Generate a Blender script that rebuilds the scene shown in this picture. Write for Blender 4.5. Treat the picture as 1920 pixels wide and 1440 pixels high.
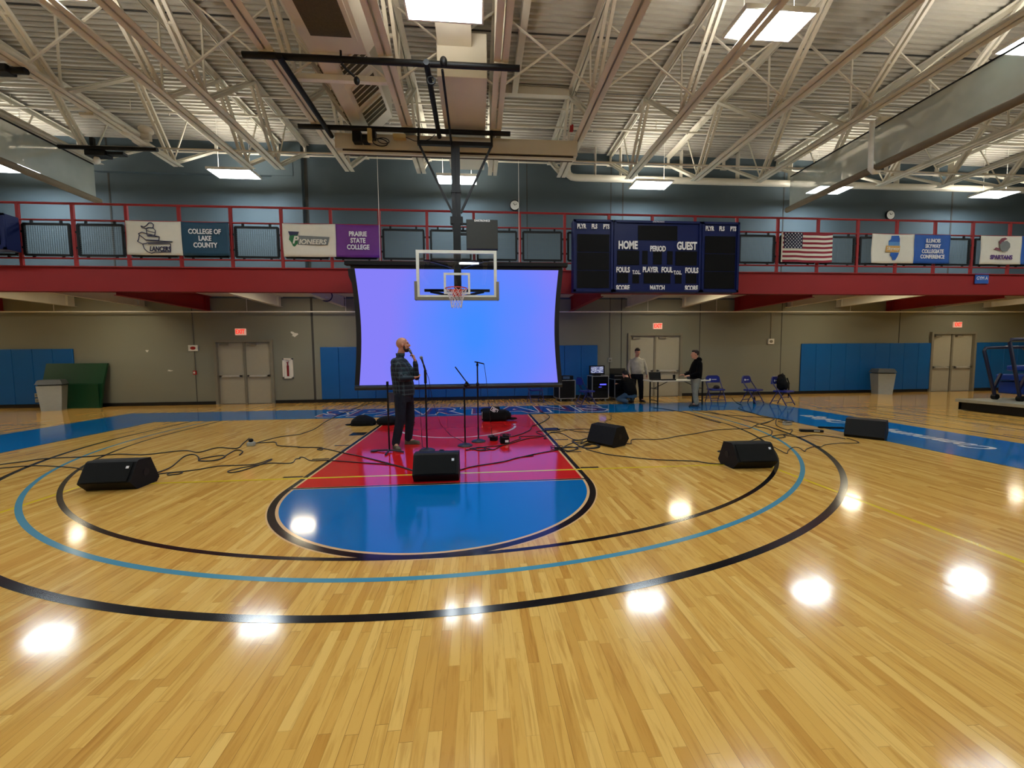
import bpy, bmesh, math, random
import numpy as np
from mathutils import Vector, Matrix, Euler
random.seed(7)
for o in list(bpy.data.objects): bpy.data.objects.remove(o)
SC = bpy.context.scene
COL = SC.collection
PI = math.pi
# ------------------------------------------------------------ camera
CAM = Vector((0.4562, -9.07, 1.5461)); YAW, PIT, ROL, FPX = 0.0831, -0.0679, -0.0092, 756.15
fw = Vector((math.sin(YAW)*math.cos(PIT), math.cos(YAW)*math.cos(PIT), math.sin(PIT)))
r0 = Vector((math.cos(YAW), -math.sin(YAW), 0)); u0 = r0.cross(fw)
rr = r0*math.cos(ROL)+u0*math.sin(ROL); uu = -r0*math.sin(ROL)+u0*math.cos(ROL)
cd = bpy.data.cameras.new('camera'); cam = bpy.data.objects.new('camera', cd); COL.objects.link(cam)
cd.sensor_fit = 'HORIZONTAL'; cd.sensor_width = 36; cd.lens = FPX/1920*36; cd.clip_start = .05; cd.clip_end = 200
M = Matrix((rr, uu, -fw)).transposed().to_4x4(); M.translation = CAM
cam.matrix_world = M; SC.camera = cam
# ------------------------------------------------------------ view and world
SC.view_settings.view_transform = 'Standard'; SC.view_settings.look = 'None'
SC.view_settings.gamma = 1; SC.view_settings.use_curve_mapping = False
SC.view_settings.exposure = 0.0
W = bpy.data.worlds.new('world'); SC.world = W; W.use_nodes = True
W.node_tree.nodes['Background'].inputs[0].default_value = (.75, .85, 1, 1)
W.node_tree.nodes['Background'].inputs[1].default_value = 0.02
LAMP = 55.0      # radiance of the troffers
LAMP_UP = 46.0
LOWLAMP = 66.0   # small lights under the track
# ------------------------------------------------------------ helpers
def lin(c):
    if max(c) > 1.0: c = [v/255 for v in c]
    return tuple((v/12.92 if v <= .04045 else ((v+.055)/1.055)**2.4) for v in c)
def fl(px, py, z=0.0):   # a point of the floor seen in the photograph
    d = rr*((px-960)/FPX) - uu*((py-720)/FPX) + fw
    t = (z-CAM.z)/d.z
    return CAM+d*t
MATS = {}
def mat(name, c, rough=.5, metal=0, var=.06, scale=8, emit=None, es=0, spec=.5, bump=0, bscale=60, coat=0, alpha=1, stretch=None):
    if name in MATS: return MATS[name]
    m = bpy.data.materials.new(name); m.use_nodes = True; nt = m.node_tree; N = nt.nodes; L = nt.links
    b = N['Principled BSDF']; c = lin(c)
    b.inputs['Roughness'].default_value = rough; b.inputs['Metallic'].default_value = metal
    b.inputs['Specular IOR Level'].default_value = spec; b.inputs['Coat Weight'].default_value = coat
    tc = N.new('ShaderNodeTexCoord'); src = tc.outputs['Object']
    if stretch:
        mp = N.new('ShaderNodeMapping'); mp.inputs['Scale'].default_value = stretch; L.new(src, mp.inputs[0]); src = mp.outputs[0]
    n = N.new('ShaderNodeTexNoise'); n.inputs['Scale'].default_value = scale; n.inputs['Detail'].default_value = 3; L.new(src, n.inputs['Vector'])
    mx = N.new('ShaderNodeMix'); mx.data_type = 'RGBA'; L.new(n.outputs['Fac'], mx.inputs['Factor'])
    mx.inputs['A'].default_value = (*[max(0, v*(1-var*2)) for v in c], 1); mx.inputs['B'].default_value = (*[min(1, v*(1+var*2)) for v in c], 1)
    L.new(mx.outputs['Result'], b.inputs['Base Color'])
    if bump:
        nb = N.new('ShaderNodeTexNoise'); nb.inputs['Scale'].default_value = bscale; L.new(src, nb.inputs['Vector'])
        bp = N.new('ShaderNodeBump'); bp.inputs['Strength'].default_value = bump; bp.inputs['Distance'].default_value = .01
        L.new(nb.outputs['Fac'], bp.inputs['Height']); L.new(bp.outputs[0], b.inputs['Normal'])
    if emit:
        b.inputs['Emission Color'].default_value = (*lin(emit), 1); b.inputs['Emission Strength'].default_value = es
    if alpha < 1: b.inputs['Alpha'].default_value = alpha
    MATS[name] = m; return m
def children(o, allobj=[None]):
    return list(o.children)
def link(name, me, parent=None):
    o = bpy.data.objects.new(name, me); COL.objects.link(o)
    if parent: o.parent = parent
    return o
def tag(o, label=None, cat=None, group=None, kind=None):
    if label: o['label'] = label
    if cat: o['category'] = cat
    if group: o['group'] = group
    if kind: o['kind'] = kind
    return o
def thing(name, label, cat, loc=(0, 0, 0), rz=0, group=None):
    o = bpy.data.objects.new(name, None); COL.objects.link(o); o.empty_display_size = .1
    o.location = loc; o.rotation_euler = (0, 0, rz); return tag(o, label, cat, group)
def dup(o, loc=None, rz=None, label=None, parent=None):
    c = o.copy(); COL.objects.link(c)
    if parent: c.parent = parent
    for ch in o.children: dup(ch, parent=c)
    if loc is not None: c.location = loc
    if rz is not None: c.rotation_euler = (0, 0, rz)
    if label: c['label'] = label
    return c
ORD = ['first', 'second', 'third', 'fourth', 'fifth', 'sixth', 'seventh', 'eighth', 'ninth', 'tenth', 'eleventh', 'twelfth', 'thirteenth', 'fourteenth', 'fifteenth', 'sixteenth', 'seventeenth', 'eighteenth', 'nineteenth', 'twentieth']
def V(*a): return Vector(a if len(a) == 3 else a[0])
class MB:
    def __init__(s): s.v = []; s.f = []; s.m = []; s.sm = []
    def add(s, vs, fs, mi=0, smooth=False, T=None):
        b = len(s.v)
        for p in vs:
            p = Vector(p); s.v.append(T @ p if T else p)
        for f in fs: s.f.append([b+i for i in f]); s.m.append(mi); s.sm.append(smooth)
        return s
    def box(s, c, d, mi=0, T=None, bev=0):
        x, y, z = [k/2 for k in d]; cx, cy, cz = c
        if bev <= 0:
            vs = [(cx+i*x, cy+j*y, cz+k*z) for i in (-1, 1) for j in (-1, 1) for k in (-1, 1)]
            return s.add(vs, [(0, 1, 3, 2), (4, 6, 7, 5), (0, 4, 5, 1), (2, 3, 7, 6), (0, 2, 6, 4), (1, 5, 7, 3)], mi, False, T)
        bm = bmesh.new(); bmesh.ops.create_cube(bm, size=1)
        for v in bm.verts: v.co = Vector((v.co.x*d[0]+cx, v.co.y*d[1]+cy, v.co.z*d[2]+cz))
        bmesh.ops.bevel(bm, geom=bm.edges[:], offset=bev, segments=2, affect='EDGES', profile=.5)
        bm.verts.index_update(); s.add([v.co for v in bm.verts], [[v.index for v in f.verts] for f in bm.faces], mi, False, T); bm.free(); return s
    def span(s, a, b, mi=0, T=None, bev=0):
        return s.box([(a[i]+b[i])/2 for i in range(3)], [abs(b[i]-a[i]) for i in range(3)], mi, T, bev)
    def frame(s, p1, p2):
        p1, p2 = Vector(p1), Vector(p2); d = (p2-p1); l = d.length; d = d/l if l else Vector((0, 0, 1))
        up = Vector((0, 0, 1)) if abs(d.z) < .95 else Vector((0, 1, 0))
        x = d.cross(up).normalized(); y = x.cross(d).normalized(); return p1, p2, x, y
    def bar(s, p1, p2, w, h, mi=0):
        p1, p2, x, y = s.frame(p1, p2); vs = []
        for p in (p1, p2): vs += [p-x*w/2-y*h/2, p+x*w/2-y*h/2, p+x*w/2+y*h/2, p-x*w/2+y*h/2]
        return s.add(vs, [(3, 2, 1, 0), (4, 5, 6, 7), (0, 1, 5, 4), (1, 2, 6, 5), (2, 3, 7, 6), (3, 0, 4, 7)], mi)
    def cyl(s, p1, p2, r1, r2=None, n=12, mi=0, caps=True):
        r2 = r1 if r2 is None else r2; p1, p2, x, y = s.frame(p1, p2); vs = []; fs = []
        for p, r in ((p1, r1), (p2, r2)):
            for i in range(n): a = 2*PI*i/n; vs.append(p+x*math.cos(a)*r+y*math.sin(a)*r)
        for i in range(n): j = (i+1) % n; fs.append((i, i+n, j+n, j))
        s.add(vs, fs, mi, True)
        if caps: s.add(vs, [tuple(range(n)), tuple(range(2*n-1, n-1, -1))], mi)
        return s
    def tube(s, pts, r, n=8, mi=0, closed=False):
        pts = [Vector(p) for p in pts]; vs = []; fs = []; m = len(pts); px = None
        for k, p in enumerate(pts):
            a = pts[(k-1) % m if closed else max(k-1, 0)]; b = pts[(k+1) % m if closed else min(k+1, m-1)]
            d = (b-a).normalized() if (b-a).length > 1e-9 else Vector((0, 0, 1))
            if px is None:
                up = Vector((0, 0, 1)) if abs(d.z) < .95 else Vector((0, 1, 0)); x = d.cross(up).normalized()
            else:
                x = (px-d*px.dot(d)); x = x.normalized() if x.length > 1e-6 else d.orthogonal().normalized()
            px = x; y = d.cross(x); rk = r[k] if isinstance(r, (list, tuple)) else r
            for i in range(n): t = 2*PI*i/n; vs.append(p+x*math.cos(t)*rk+y*math.sin(t)*rk)
        for k in range(m if closed else m-1):
            k2 = (k+1) % m
            for i in range(n): j = (i+1) % n; fs.append((k*n+i, k*n+j, k2*n+j, k2*n+i))
        s.add(vs, fs, mi, True)
        if not closed: s.add(vs[:n]+vs[-n:], [tuple(range(n-1, -1, -1)), tuple(range(n, 2*n))], mi)
        return s
    def torus(s, c, R, r, n=24, k=8, mi=0, axis='z'):
        pts = []
        for i in range(n):
            a = 2*PI*i/n
            p = (R*math.cos(a), R*math.sin(a), 0) if axis == 'z' else ((R*math.cos(a), 0, R*math.sin(a)) if axis == 'y' else (0, R*math.cos(a), R*math.sin(a)))
            pts.append(Vector(c)+Vector(p))
        return s.tube(pts, r, k, mi, True)
    def lathe(s, prof, c=(0, 0, 0), n=20, mi=0, sx=1, sy=1):
        vs = []; fs = []; m = len(prof)
        for r, z in prof:
            for i in range(n): a = 2*PI*i/n; vs.append((c[0]+r*math.cos(a)*sx, c[1]+r*math.sin(a)*sy, c[2]+z))
        for k in range(m-1):
            for i in range(n): j = (i+1) % n; fs.append((k*n+i, k*n+j, (k+1)*n+j, (k+1)*n+i))
        s.add(vs, fs, mi, True); s.add(vs[:n], [tuple(range(n-1, -1, -1))], mi); s.add(vs[-n:], [tuple(range(n))], mi); return s
    def ell(s, c, r, mi=0, n=16, R=None):
        vs = []; fs = []; h = n//2; R = R or Matrix.Identity(3); c = Vector(c)
        for i in range(1, h):
            t = PI*i/h
            for j in range(n): a = 2*PI*j/n; vs.append(c+R @ Vector((r[0]*math.sin(t)*math.cos(a), r[1]*math.sin(t)*math.sin(a), r[2]*math.cos(t))))
        vs += [c+R @ Vector((0, 0, r[2])), c+R @ Vector((0, 0, -r[2]))]; T = len(vs)-2
        for i in range(h-2):
            for j in range(n): k = (j+1) % n; fs.append((i*n+j, (i+1)*n+j, (i+1)*n+k, i*n+k))
        for j in range(n): k = (j+1) % n; fs.append((T, j, k)); fs.append((T+1, (h-2)*n+k, (h-2)*n+j))
        return s.add(vs, fs, mi, True)
    def prism(s, poly, a, b, plane='xy', mi=0):
        # poly in a plane, extruded from a to b along the third axis
        def P(u, v, w): return {'xy': (u, v, w), 'xz': (u, w, v), 'yz': (w, u, v)}[plane]
        n = len(poly); vs = [P(u, v, a) for u, v in poly]+[P(u, v, b) for u, v in poly]
        fs = [tuple(range(n-1, -1, -1)), tuple(range(n, 2*n))]+[(i, (i+1) % n, (i+1) % n+n, i+n) for i in range(n)]
        return s.add(vs, fs, mi)
    def cap(s, p1, r1, p2, r2, mi=0, n=14):
        s.cyl(p1, p2, r1, r2, n, mi); s.ell(p1, (r1,)*3, mi, n); s.ell(p2, (r2,)*3, mi, n); return s
    def loft(s, rings, mi=0, n=20):
        # rings: (centre, rx, ry) horizontal ellipses from bottom to top
        vs = []; fs = []; m = len(rings)
        for c, rx, ry in rings:
            for i in range(n): a = 2*PI*i/n; vs.append((c[0]+rx*math.cos(a), c[1]+ry*math.sin(a), c[2]))
        for k in range(m-1):
            for i in range(n): j = (i+1) % n; fs.append((k*n+i, k*n+j, (k+1)*n+j, (k+1)*n+i))
        s.add(vs, fs, mi, True); s.add(vs[:n], [tuple(range(n-1, -1, -1))], mi); s.add(vs[-n:], [tuple(range(n))], mi); return s
    def build(s, name, mats, parent=None, flip=False):
        me = bpy.data.meshes.new(name); me.from_pydata([tuple(p) for p in s.v], [], s.f)
        if not isinstance(mats, (list, tuple)): mats = [mats]
        for m in mats: me.materials.append(m)
        me.polygons.foreach_set('material_index', s.m); me.polygons.foreach_set('use_smooth', s.sm)
        bm = bmesh.new(); bm.from_mesh(me); bmesh.ops.recalc_face_normals(bm, faces=bm.faces); bm.to_mesh(me); bm.free()
        me.update(); return link(name, me, parent)
def remesh(mb, name, m, parent, voxel=.012, smooth=6):
    o = mb.build(name+'_tmp', m)
    md = o.modifiers.new('r', 'REMESH'); md.mode = 'VOXEL'; md.voxel_size = voxel; md.use_smooth_shade = True
    if smooth:
        sm = o.modifiers.new('s', 'SMOOTH'); sm.iterations = smooth; sm.factor = .5
    dg = bpy.context.evaluated_depsgraph_get(); me = bpy.data.meshes.new_from_object(o.evaluated_get(dg))
    bpy.data.objects.remove(o); me.name = name; me.materials.clear(); me.materials.append(m)
    for p in me.polygons: p.use_smooth = True
    return link(name, me, parent)
def text(s, name, m, parent, loc, size, rot=(PI/2, 0, 0), sx=1.0, depth=.004, off=0.0, shear=0, align='CENTER', spacing=1.0, line=1.0):
    cu = bpy.data.curves.new(name, 'FONT'); cu.body = s; cu.size = size; cu.align_x = align; cu.align_y = 'CENTER'
    cu.extrude = depth; cu.offset = off; cu.shear = shear; cu.space_character = spacing; cu.space_line = line; cu.resolution_u = 3
    o = bpy.data.objects.new(name, cu); COL.objects.link(o)
    dg = bpy.context.evaluated_depsgraph_get(); me = bpy.data.meshes.new_from_object(o.evaluated_get(dg)); bpy.data.objects.remove(o)
    me.materials.clear(); me.materials.append(m)
    ob = link(name, me, parent); ob.location = loc; ob.rotation_euler = rot; ob.scale = (sx, 1, 1); return ob
# ------------------------------------------------------------ materials
def wood():
    m = bpy.data.materials.new('maple_floor'); m.use_nodes = True; nt = m.node_tree; N = nt.nodes; L = nt.links; b = N['Principled BSDF']
    def math_(op, a, b_=None, c=None):
        n = N.new('ShaderNodeMath'); n.operation = op
        for i, v in enumerate((a, b_, c)):
            if v is None: continue
            if isinstance(v, (int, float)): n.inputs[i].default_value = v
            else: L.new(v, n.inputs[i])
        return n.outputs[0]
    tc = N.new('ShaderNodeTexCoord'); sp = N.new('ShaderNodeSeparateXYZ'); L.new(tc.outputs['Object'], sp.inputs[0])
    X, Y = sp.outputs[0], sp.outputs[1]
    u = math_('DIVIDE', X, .0571); row = math_('FLOOR', u); fu = math_('FRACT', u)
    wn = N.new('ShaderNodeTexWhiteNoise'); wn.noise_dimensions = '1D'; L.new(row, wn.inputs['W'])
    v = math_('ADD', math_('DIVIDE', Y, .62), math_('MULTIPLY', wn.outputs['Value'], 13.7)); seg = math_('FLOOR', v); fv = math_('FRACT', v)
    cb = N.new('ShaderNodeCombineXYZ'); L.new(row, cb.inputs[0]); L.new(seg, cb.inputs[1])
    w2 = N.new('ShaderNodeTexWhiteNoise'); w2.noise_dimensions = '2D'; L.new(cb.outputs[0], w2.inputs['Vector'])
    cr = N.new('ShaderNodeValToRGB'); L.new(w2.outputs['Value'], cr.inputs[0]); e = cr.color_ramp.elements
    cols = [(0, (194, 142, 64)), (.08, (203, 153, 73)), (.45, (213, 165, 82)), (.8, (219, 173, 90)), (1, (226, 183, 102))]
    e[0].position = 0; e[0].color = (*lin(cols[0][1]), 1); e[1].position = 1; e[1].color = (*lin(cols[-1][1]), 1)
    for p, c in cols[1:-1]: q = e.new(p); q.color = (*lin(c), 1)
    # grain
    mp = N.new('ShaderNodeMapping'); mp.inputs['Scale'].default_value = (38, 3.2, 1); L.new(tc.outputs['Object'], mp.inputs[0])
    ad = N.new('ShaderNodeVectorMath'); ad.operation = 'ADD'; L.new(mp.outputs[0], ad.inputs[0]); L.new(w2.outputs['Color'], ad.inputs[1])
    sc = N.new('ShaderNodeVectorMath'); sc.operation = 'SCALE'; sc.inputs['Scale'].default_value = 40; L.new(w2.outputs['Color'], sc.inputs[0]); L.new(sc.outputs[0], ad.inputs[1])
    g = N.new('ShaderNodeTexNoise'); g.inputs['Scale'].default_value = 1; g.inputs['Detail'].default_value = 4; g.inputs['Roughness'].default_value = .6; g.inputs['Distortion'].default_value = .6; L.new(ad.outputs[0], g.inputs['Vector'])
    mr = N.new('ShaderNodeMapRange'); L.new(g.outputs['Fac'], mr.inputs[0]); mr.inputs[1].default_value = .3; mr.inputs[2].default_value = .62; mr.inputs[3].default_value = .8; mr.inputs[2].default_value = .5; mr.inputs[4].default_value = 1.03
    mu = N.new('ShaderNodeMix'); mu.data_type = 'RGBA'; mu.blend_type = 'MULTIPLY'; mu.inputs['Factor'].default_value = 1; L.new(cr.outputs[0], mu.inputs['A'])
    cc = N.new('ShaderNodeCombineColor'); L.new(mr.outputs[0], cc.inputs[0]); L.new(math_('POWER', mr.outputs[0], 1.35), cc.inputs[1]); L.new(math_('POWER', mr.outputs[0], 1.9), cc.inputs[2]); L.new(cc.outputs[0], mu.inputs['B'])
    # gaps
    g1 = math_('LESS_THAN', fu, .035); g2 = math_('LESS_THAN', fv, .003); gg = math_('MAXIMUM', g1, g2)
    wn3 = N.new('ShaderNodeTexWhiteNoise'); wn3.noise_dimensions = '1D'; L.new(math_('ADD', row, .37), wn3.inputs['W'])
    gs = math_('MULTIPLY', gg, math_('ADD', math_('MULTIPLY', math_('POWER', wn3.outputs['Value'], 3), .5), .22))
    m2 = N.new('ShaderNodeMix'); m2.data_type = 'RGBA'; L.new(gs, m2.inputs['Factor']); L.new(mu.outputs['Result'], m2.inputs['A']); m2.inputs['B'].default_value = (.08, .035, .012, 1)
    L.new(m2.outputs['Result'], b.inputs['Base Color'])
    b.inputs['Roughness'].default_value = .105; b.inputs['Specular IOR Level'].default_value = .5
    ripple(nt, b, tc, .0035, .0004, math_('MULTIPLY', math_('SUBTRACT', wn3.outputs['Value'], .5), .004))
    return m
def ripple(nt, b, tc, ax, ay, extra=None):
    # gentle unevenness of the varnish as a tilt of the surface normal
    N = nt.nodes; L = nt.links
    mp = N.new('ShaderNodeMapping'); mp.inputs['Scale'].default_value = (9, 1.6, 1); L.new(tc.outputs['Object'], mp.inputs[0])
    n = N.new('ShaderNodeTexNoise'); n.inputs['Scale'].default_value = 1; n.inputs['Detail'].default_value = 1; L.new(mp.outputs[0], n.inputs['Vector'])
    sb = N.new('ShaderNodeVectorMath'); sb.operation = 'SUBTRACT'; L.new(n.outputs['Color'], sb.inputs[0]); sb.inputs[1].default_value = (.5, .5, .5)
    ml = N.new('ShaderNodeVectorMath'); ml.operation = 'MULTIPLY'; L.new(sb.outputs[0], ml.inputs[0]); ml.inputs[1].default_value = (ax*4, ay*4, 0)
    ad = N.new('ShaderNodeVectorMath'); ad.operation = 'ADD'; L.new(ml.outputs[0], ad.inputs[0]); ad.inputs[1].default_value = (0, 0, 1); out = ad.outputs[0]
    if extra is not None:
        cx = N.new('ShaderNodeCombineXYZ'); L.new(extra, cx.inputs[0]); a2 = N.new('ShaderNodeVectorMath'); a2.operation = 'ADD'; L.new(out, a2.inputs[0]); L.new(cx.outputs[0], a2.inputs[1]); out = a2.outputs[0]
    nm = N.new('ShaderNodeVectorMath'); nm.operation = 'NORMALIZE'; L.new(out, nm.inputs[0]); L.new(nm.outputs[0], b.inputs['Normal'])
def paint(name, c, rough=.1):
    m = mat(name, c, rough, var=.02, scale=1.2, spec=.5); ripple(m.node_tree, m.node_tree.nodes['Principled BSDF'], [n for n in m.node_tree.nodes if n.type == 'TEX_COORD'][0], .003, .0005); return m
M_FLOOR = wood()
P_BLACK = paint('black_line_paint', (22, 19, 20), .14); P_RED = paint('red_key_paint', (205, 30, 28)); P_BLUE = paint('blue_court_paint', (0, 104, 172))
P_LBLUE = paint('light_blue_line_paint', (70, 140, 165), .16); P_YEL = paint('yellow_line_paint', (222, 190, 40), .16); P_WHITE = paint('white_line_paint', (225, 215, 205), .14)
P_CREAM = paint('bare_maple_seam', (222, 180, 130), .14); P_NAVY = paint('royal_blue_letter_paint', (15, 70, 160)); P_DRED = paint('letter_red_paint', (150, 40, 50))
M_WALLLOW = mat('lower_wall_paint', (130, 131, 118), .75, var=.03, scale=.6, bump=.06, bscale=40)
M_WALLUP = mat('upper_wall_paint', (76, 91, 99), .75, var=.04, scale=.5, bump=.06, bscale=30)
M_JOINT = mat('dark_joint', (66, 66, 64), .9); M_BASE = mat('black_rubber_base', (14, 14, 16), .5)
M_DECK = mat('roof_deck_paint', (180, 176, 164), .7, var=.03, scale=.7); M_CREAM = mat('cream_steel_paint', (212, 206, 190), .5, var=.03, scale=3)
M_RED = mat('red_steel_paint', (146, 22, 22), .6, var=.05, scale=1.5); M_BLACK = mat('black_steel', (9, 9, 10), .5, var=.1, spec=.3); M_BPL = mat('black_plastic', (9, 9, 9), .6, var=.1, spec=.25, bump=.15, bscale=300)
M_PAD = mat('blue_vinyl_pad', (0, 92, 165), .42, var=.05, scale=2); M_DOOR = mat('door_paint', (172, 168, 150), .5, var=.02); M_DFRAME = mat('door_frame_paint', (130, 126, 112), .5)
M_STEEL = mat('brushed_steel', (196, 196, 188), .4, metal=.3); M_ALU = mat('aluminium_edge', (200, 200, 200), .35, metal=.8); M_WHITE = mat('white_enamel', (232, 230, 222), .45); M_SBLUE = mat('scoreboard_blue', (3, 20, 78), .45, var=.04, spec=.3)
M_GLASSDK = mat('dark_display_panel', (9, 9, 10), .6, spec=.15); M_LETTER = mat('white_vinyl_lettering', (235, 235, 235), .5)
M_FABW = mat('white_banner_cloth', (226, 222, 205), .7, var=.03); M_GREYP = mat('grey_plastic', (150, 152, 144), .5, var=.04); M_SKIN = mat('skin', (192, 136, 110), .5, var=.05, scale=12)
M_CABLE = mat('black_cable_rubber', (16, 14, 13), .5)
def emat(name, c, s):
    m = bpy.data.materials.new(name); m.use_nodes = True; nt = m.node_tree; nt.nodes.clear()
    e = nt.nodes.new('ShaderNodeEmission'); e.inputs[0].default_value = (*lin(c), 1); e.inputs[1].default_value = s
    o = nt.nodes.new('ShaderNodeOutputMaterial'); nt.links.new(e.outputs[0], o.inputs[0]); return m
E_LAMP = emat('lamp_diffuser', (255, 249, 228), LAMP); E_COOL = emat('lamp_diffuser_cool', (232, 243, 250), LAMP); E_UP = emat('lamp_uplight', (255, 248, 235), LAMP_UP); E_LOW = emat('small_lamp_diffuser', (255, 240, 205), LOWLAMP)
# ------------------------------------------------------------ floor with court markings
XL, XR, YB, YF = -20.0, 25.0, 5.5, -22.0
fb = MB()
fb.add([(XL, YF, 0), (XR, YF, 0), (XR, YB, 0), (XL, YB, 0)], [(0, 1, 2, 3)], 0)
FM = [M_FLOOR, P_BLACK, P_RED, P_BLUE, P_LBLUE, P_YEL, P_WHITE, P_CREAM, P_NAVY, P_DRED]
def rect(x0, y0, x1, y1, mi, z): fb.add([(x0, y0, z), (x1, y0, z), (x1, y1, z), (x0, y1, z)], [(0, 1, 2, 3)], mi)
def arc(c, r0_, r1_, a0, a1, mi, z, n=96):
    vs = []; fs = []
    for i in range(n+1):
        a = math.radians(a0+(a1-a0)*i/n)
        for r in (r0_, r1_): vs.append((c[0]+r*math.cos(a), c[1]+r*math.sin(a), z))
    for i in range(n): fs.append((2*i, 2*i+1, 2*i+3, 2*i+2))
    fb.add(vs, fs, mi)
Z1, Z2, Z3, Z4, Z5 = .0006, .0012, .0018, .0024, .003
FT = -4.184
rect(-9.6, 1.6, 9.6, 3.43, 3, Z1)                                   # blue border, far end
for s in (-1, 1):
    rect(min(s*7.62, s*9.6), YF, max(s*7.62, s*9.6), 1.6, 3, Z1)
    rect(min(s*7.62, s*7.595), YF, max(s*7.62, s*7.595), 1.6, 1, Z2)
rect(-7.62, 1.575, 7.62, 1.6, 1, Z2)
rect(-1.83, FT-.02, 1.83, 1.575, 7, Z1); rect(-1.745, FT+.045, 1.745, 1.565, 2, Z2)   # key
for s in (-1, 1): rect(min(s*1.775, s*1.835), FT, max(s*1.775, s*1.835), 1.575, 1, Z3)
arc((0, FT), 0, 1.85, 180, 360, 7, Z1); arc((0, FT), 0, 1.735, 180, 360, 3, Z2); arc((0, FT), 1.765, 1.835, 180, 360, 1, Z3)
rect(-1.8, FT-.005, 1.8, FT-.02, 7, Z3); rect(-1.8, FT-.005, 1.8, FT+.035, 1, Z4)
arc((0, -.06), 1.24, 1.29, 185, 355, 6, Z3); rect(1.235, -.06, 1.29, .12, 6, Z3)
for s in (-1, 1):
    def rs(a, b, y0, y1): rect(min(s*a, s*b), y0, max(s*a, s*b), y1, 1, Z3)
    rs(1.85, 2.15, -.86, -.53)
    for y in (-1.78, -2.74, -3.67): rs(1.85, 2.1, y-.025, y+.025)
arcs = [(5.97, 6.02, 1), (6.262, 6.315, 4), (6.67, 6.74, 1)]
for a, b_, mi in arcs:
    arc((0, 0), a, b_, 180, 360, mi, Z2, 160)
    for s in (-1, 1): rect(min(s*a, s*b_), 0, max(s*a, s*b_), 1.575, mi, Z2)
rect(-4.42, -3.775, 4.42, -3.725, 5, Z4)
for s in (-1, 1):
    rect(min(s*4.42, s*4.47), -12.7, max(s*4.42, s*4.47), -3.725, 5, Z1)
    for X in (10.06, 11.2, 11.9): rect(min(s*X, s*(X+.06)), YF, max(s*X, s*(X+.06)), 1.6, 1, Z1)
    rect(min(s*10.06, s*19), 1.56, max(s*10.06, s*19), 1.62, 1, Z1)
def floor_text(s, loc, size, rz, sx, off, mi, z, shear=0, sp=1.0):
    cu = bpy.data.curves.new('t', 'FONT'); cu.body = s; cu.size = size; cu.align_x = 'CENTER'; cu.align_y = 'CENTER'; cu.offset = off; cu.shear = shear; cu.space_character = sp
    cu.fill_mode = 'FRONT'; cu.resolution_u = 3
    o = bpy.data.objects.new('t', cu); COL.objects.link(o); dg = bpy.context.evaluated_depsgraph_get(); me = bpy.data.meshes.new_from_object(o.evaluated_get(dg)); bpy.data.objects.remove(o)
    T = Matrix.Translation((loc[0], loc[1], z)) @ Matrix.Rotation(rz, 4, 'Z') @ Matrix.Diagonal((sx, 1, 1, 1))
    fb.add([v.co for v in me.vertices], [list(p.vertices) for p in me.polygons], mi, False, T)
for off, mi, z, dx in ((.14, 6, Z2, 0), (.075, 9, Z3, -.02), (.03, 8, Z4, .03)):
    floor_text('SPARTANS', (.13+dx, 2.52), 1.86, 0, .82, off, mi, z, sp=1.14)
for wd, y in (('Elgin', -4.6), ('Community', -2.45), ('College', -.25)):
    floor_text(wd, (8.6, y), .58, PI/2, .7, .016, 6, Z2, shear=.3)
floor = fb.build('floor', FM); tag(floor, kind='structure')
# every face of the floor points up
bm = bmesh.new(); bm.from_mesh(floor.data)
for f in bm.faces:
    if f.normal.z < 0: f.normal_flip()
bm.to_mesh(floor.data); bm.free()
# ------------------------------------------------------------ walls and ceiling
ZC = 8.72
DOORS = [(-8.42, -6.62, 2.15), (6.03, 8.0, 2.3), (18.3, 20.15, 2.3)]
wb = MB(); x = XL
for a, b_, h in DOORS:
    wb.span((x, 5.5, 0), (a, 5.8, 3.6)); wb.span((a, 5.5, h), (b_, 5.8, 3.6)); x = b_
wb.span((x, 5.5, 0), (XR, 5.8, 3.6)); wb.span((XL, 5.5, 3.6), (XR, 5.8, ZC+.5), 1)
for X, w in ((-15.4, .03), (-9.13, .015), (-5.24, .07), (5.3, .02), (5.73, .03), (8.75, .02), (12.0, .02), (16.9, .02)): wb.span((X-w/2, 5.49, 0.1), (X+w/2, 5.505, 3.6), 2)
for X, w in ((-15.4, .04), (-11.42, .05), (-5.24, .1), (2.26, .03), (5.3, .03), (5.74, .04), (11.9, .04), (18.83, .06)): wb.span((X-w/2, 5.49, 3.6), (X+w/2, 5.505, ZC), 2)
tag(wb.build('wall_back', [M_WALLLOW, M_WALLUP, M_JOINT]), kind='structure')
pl = MB(); pl.span((-6.3, 5.38, 3.9), (-5.34, 5.5, ZC)); tag(pl.build('pillar_back', M_WALLUP), kind='structure')
bk = MB(); bk.span((-11.75, 5.36, 7.62), (-5.6, 5.5, 8.25)); tag(bk.build('trim_1', M_WALLUP), kind='structure')
for nm, a, b_ in (('wall_left', (XL-.2, YF, 0), (XL, YB, ZC+.5)), ('wall_right', (XR, YF, 0), (XR+.2, YB, ZC+.5)), ('wall_front', (XL, YF-.2, 0), (XR, YF, ZC+.5))):
    w_ = MB(); w_.span(a, (b_[0], b_[1], 3.6), 0); w_.span((a[0], a[1], 3.6), b_, 1); tag(w_.build(nm, [M_WALLLOW, M_WALLUP]), kind='structure')
bb = MB(); x = XL
for a, b_, h in DOORS: bb.span((x, 5.475, 0), (a-.06, 5.5, .11)); x = b_+.06
bb.span((x, 5.475, 0), (XR, 5.5, .11)); tag(bb.build('baseboard_back', M_BASE), kind='structure')
cb_ = MB(); prof = []; y = YF; P = .1524
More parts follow.
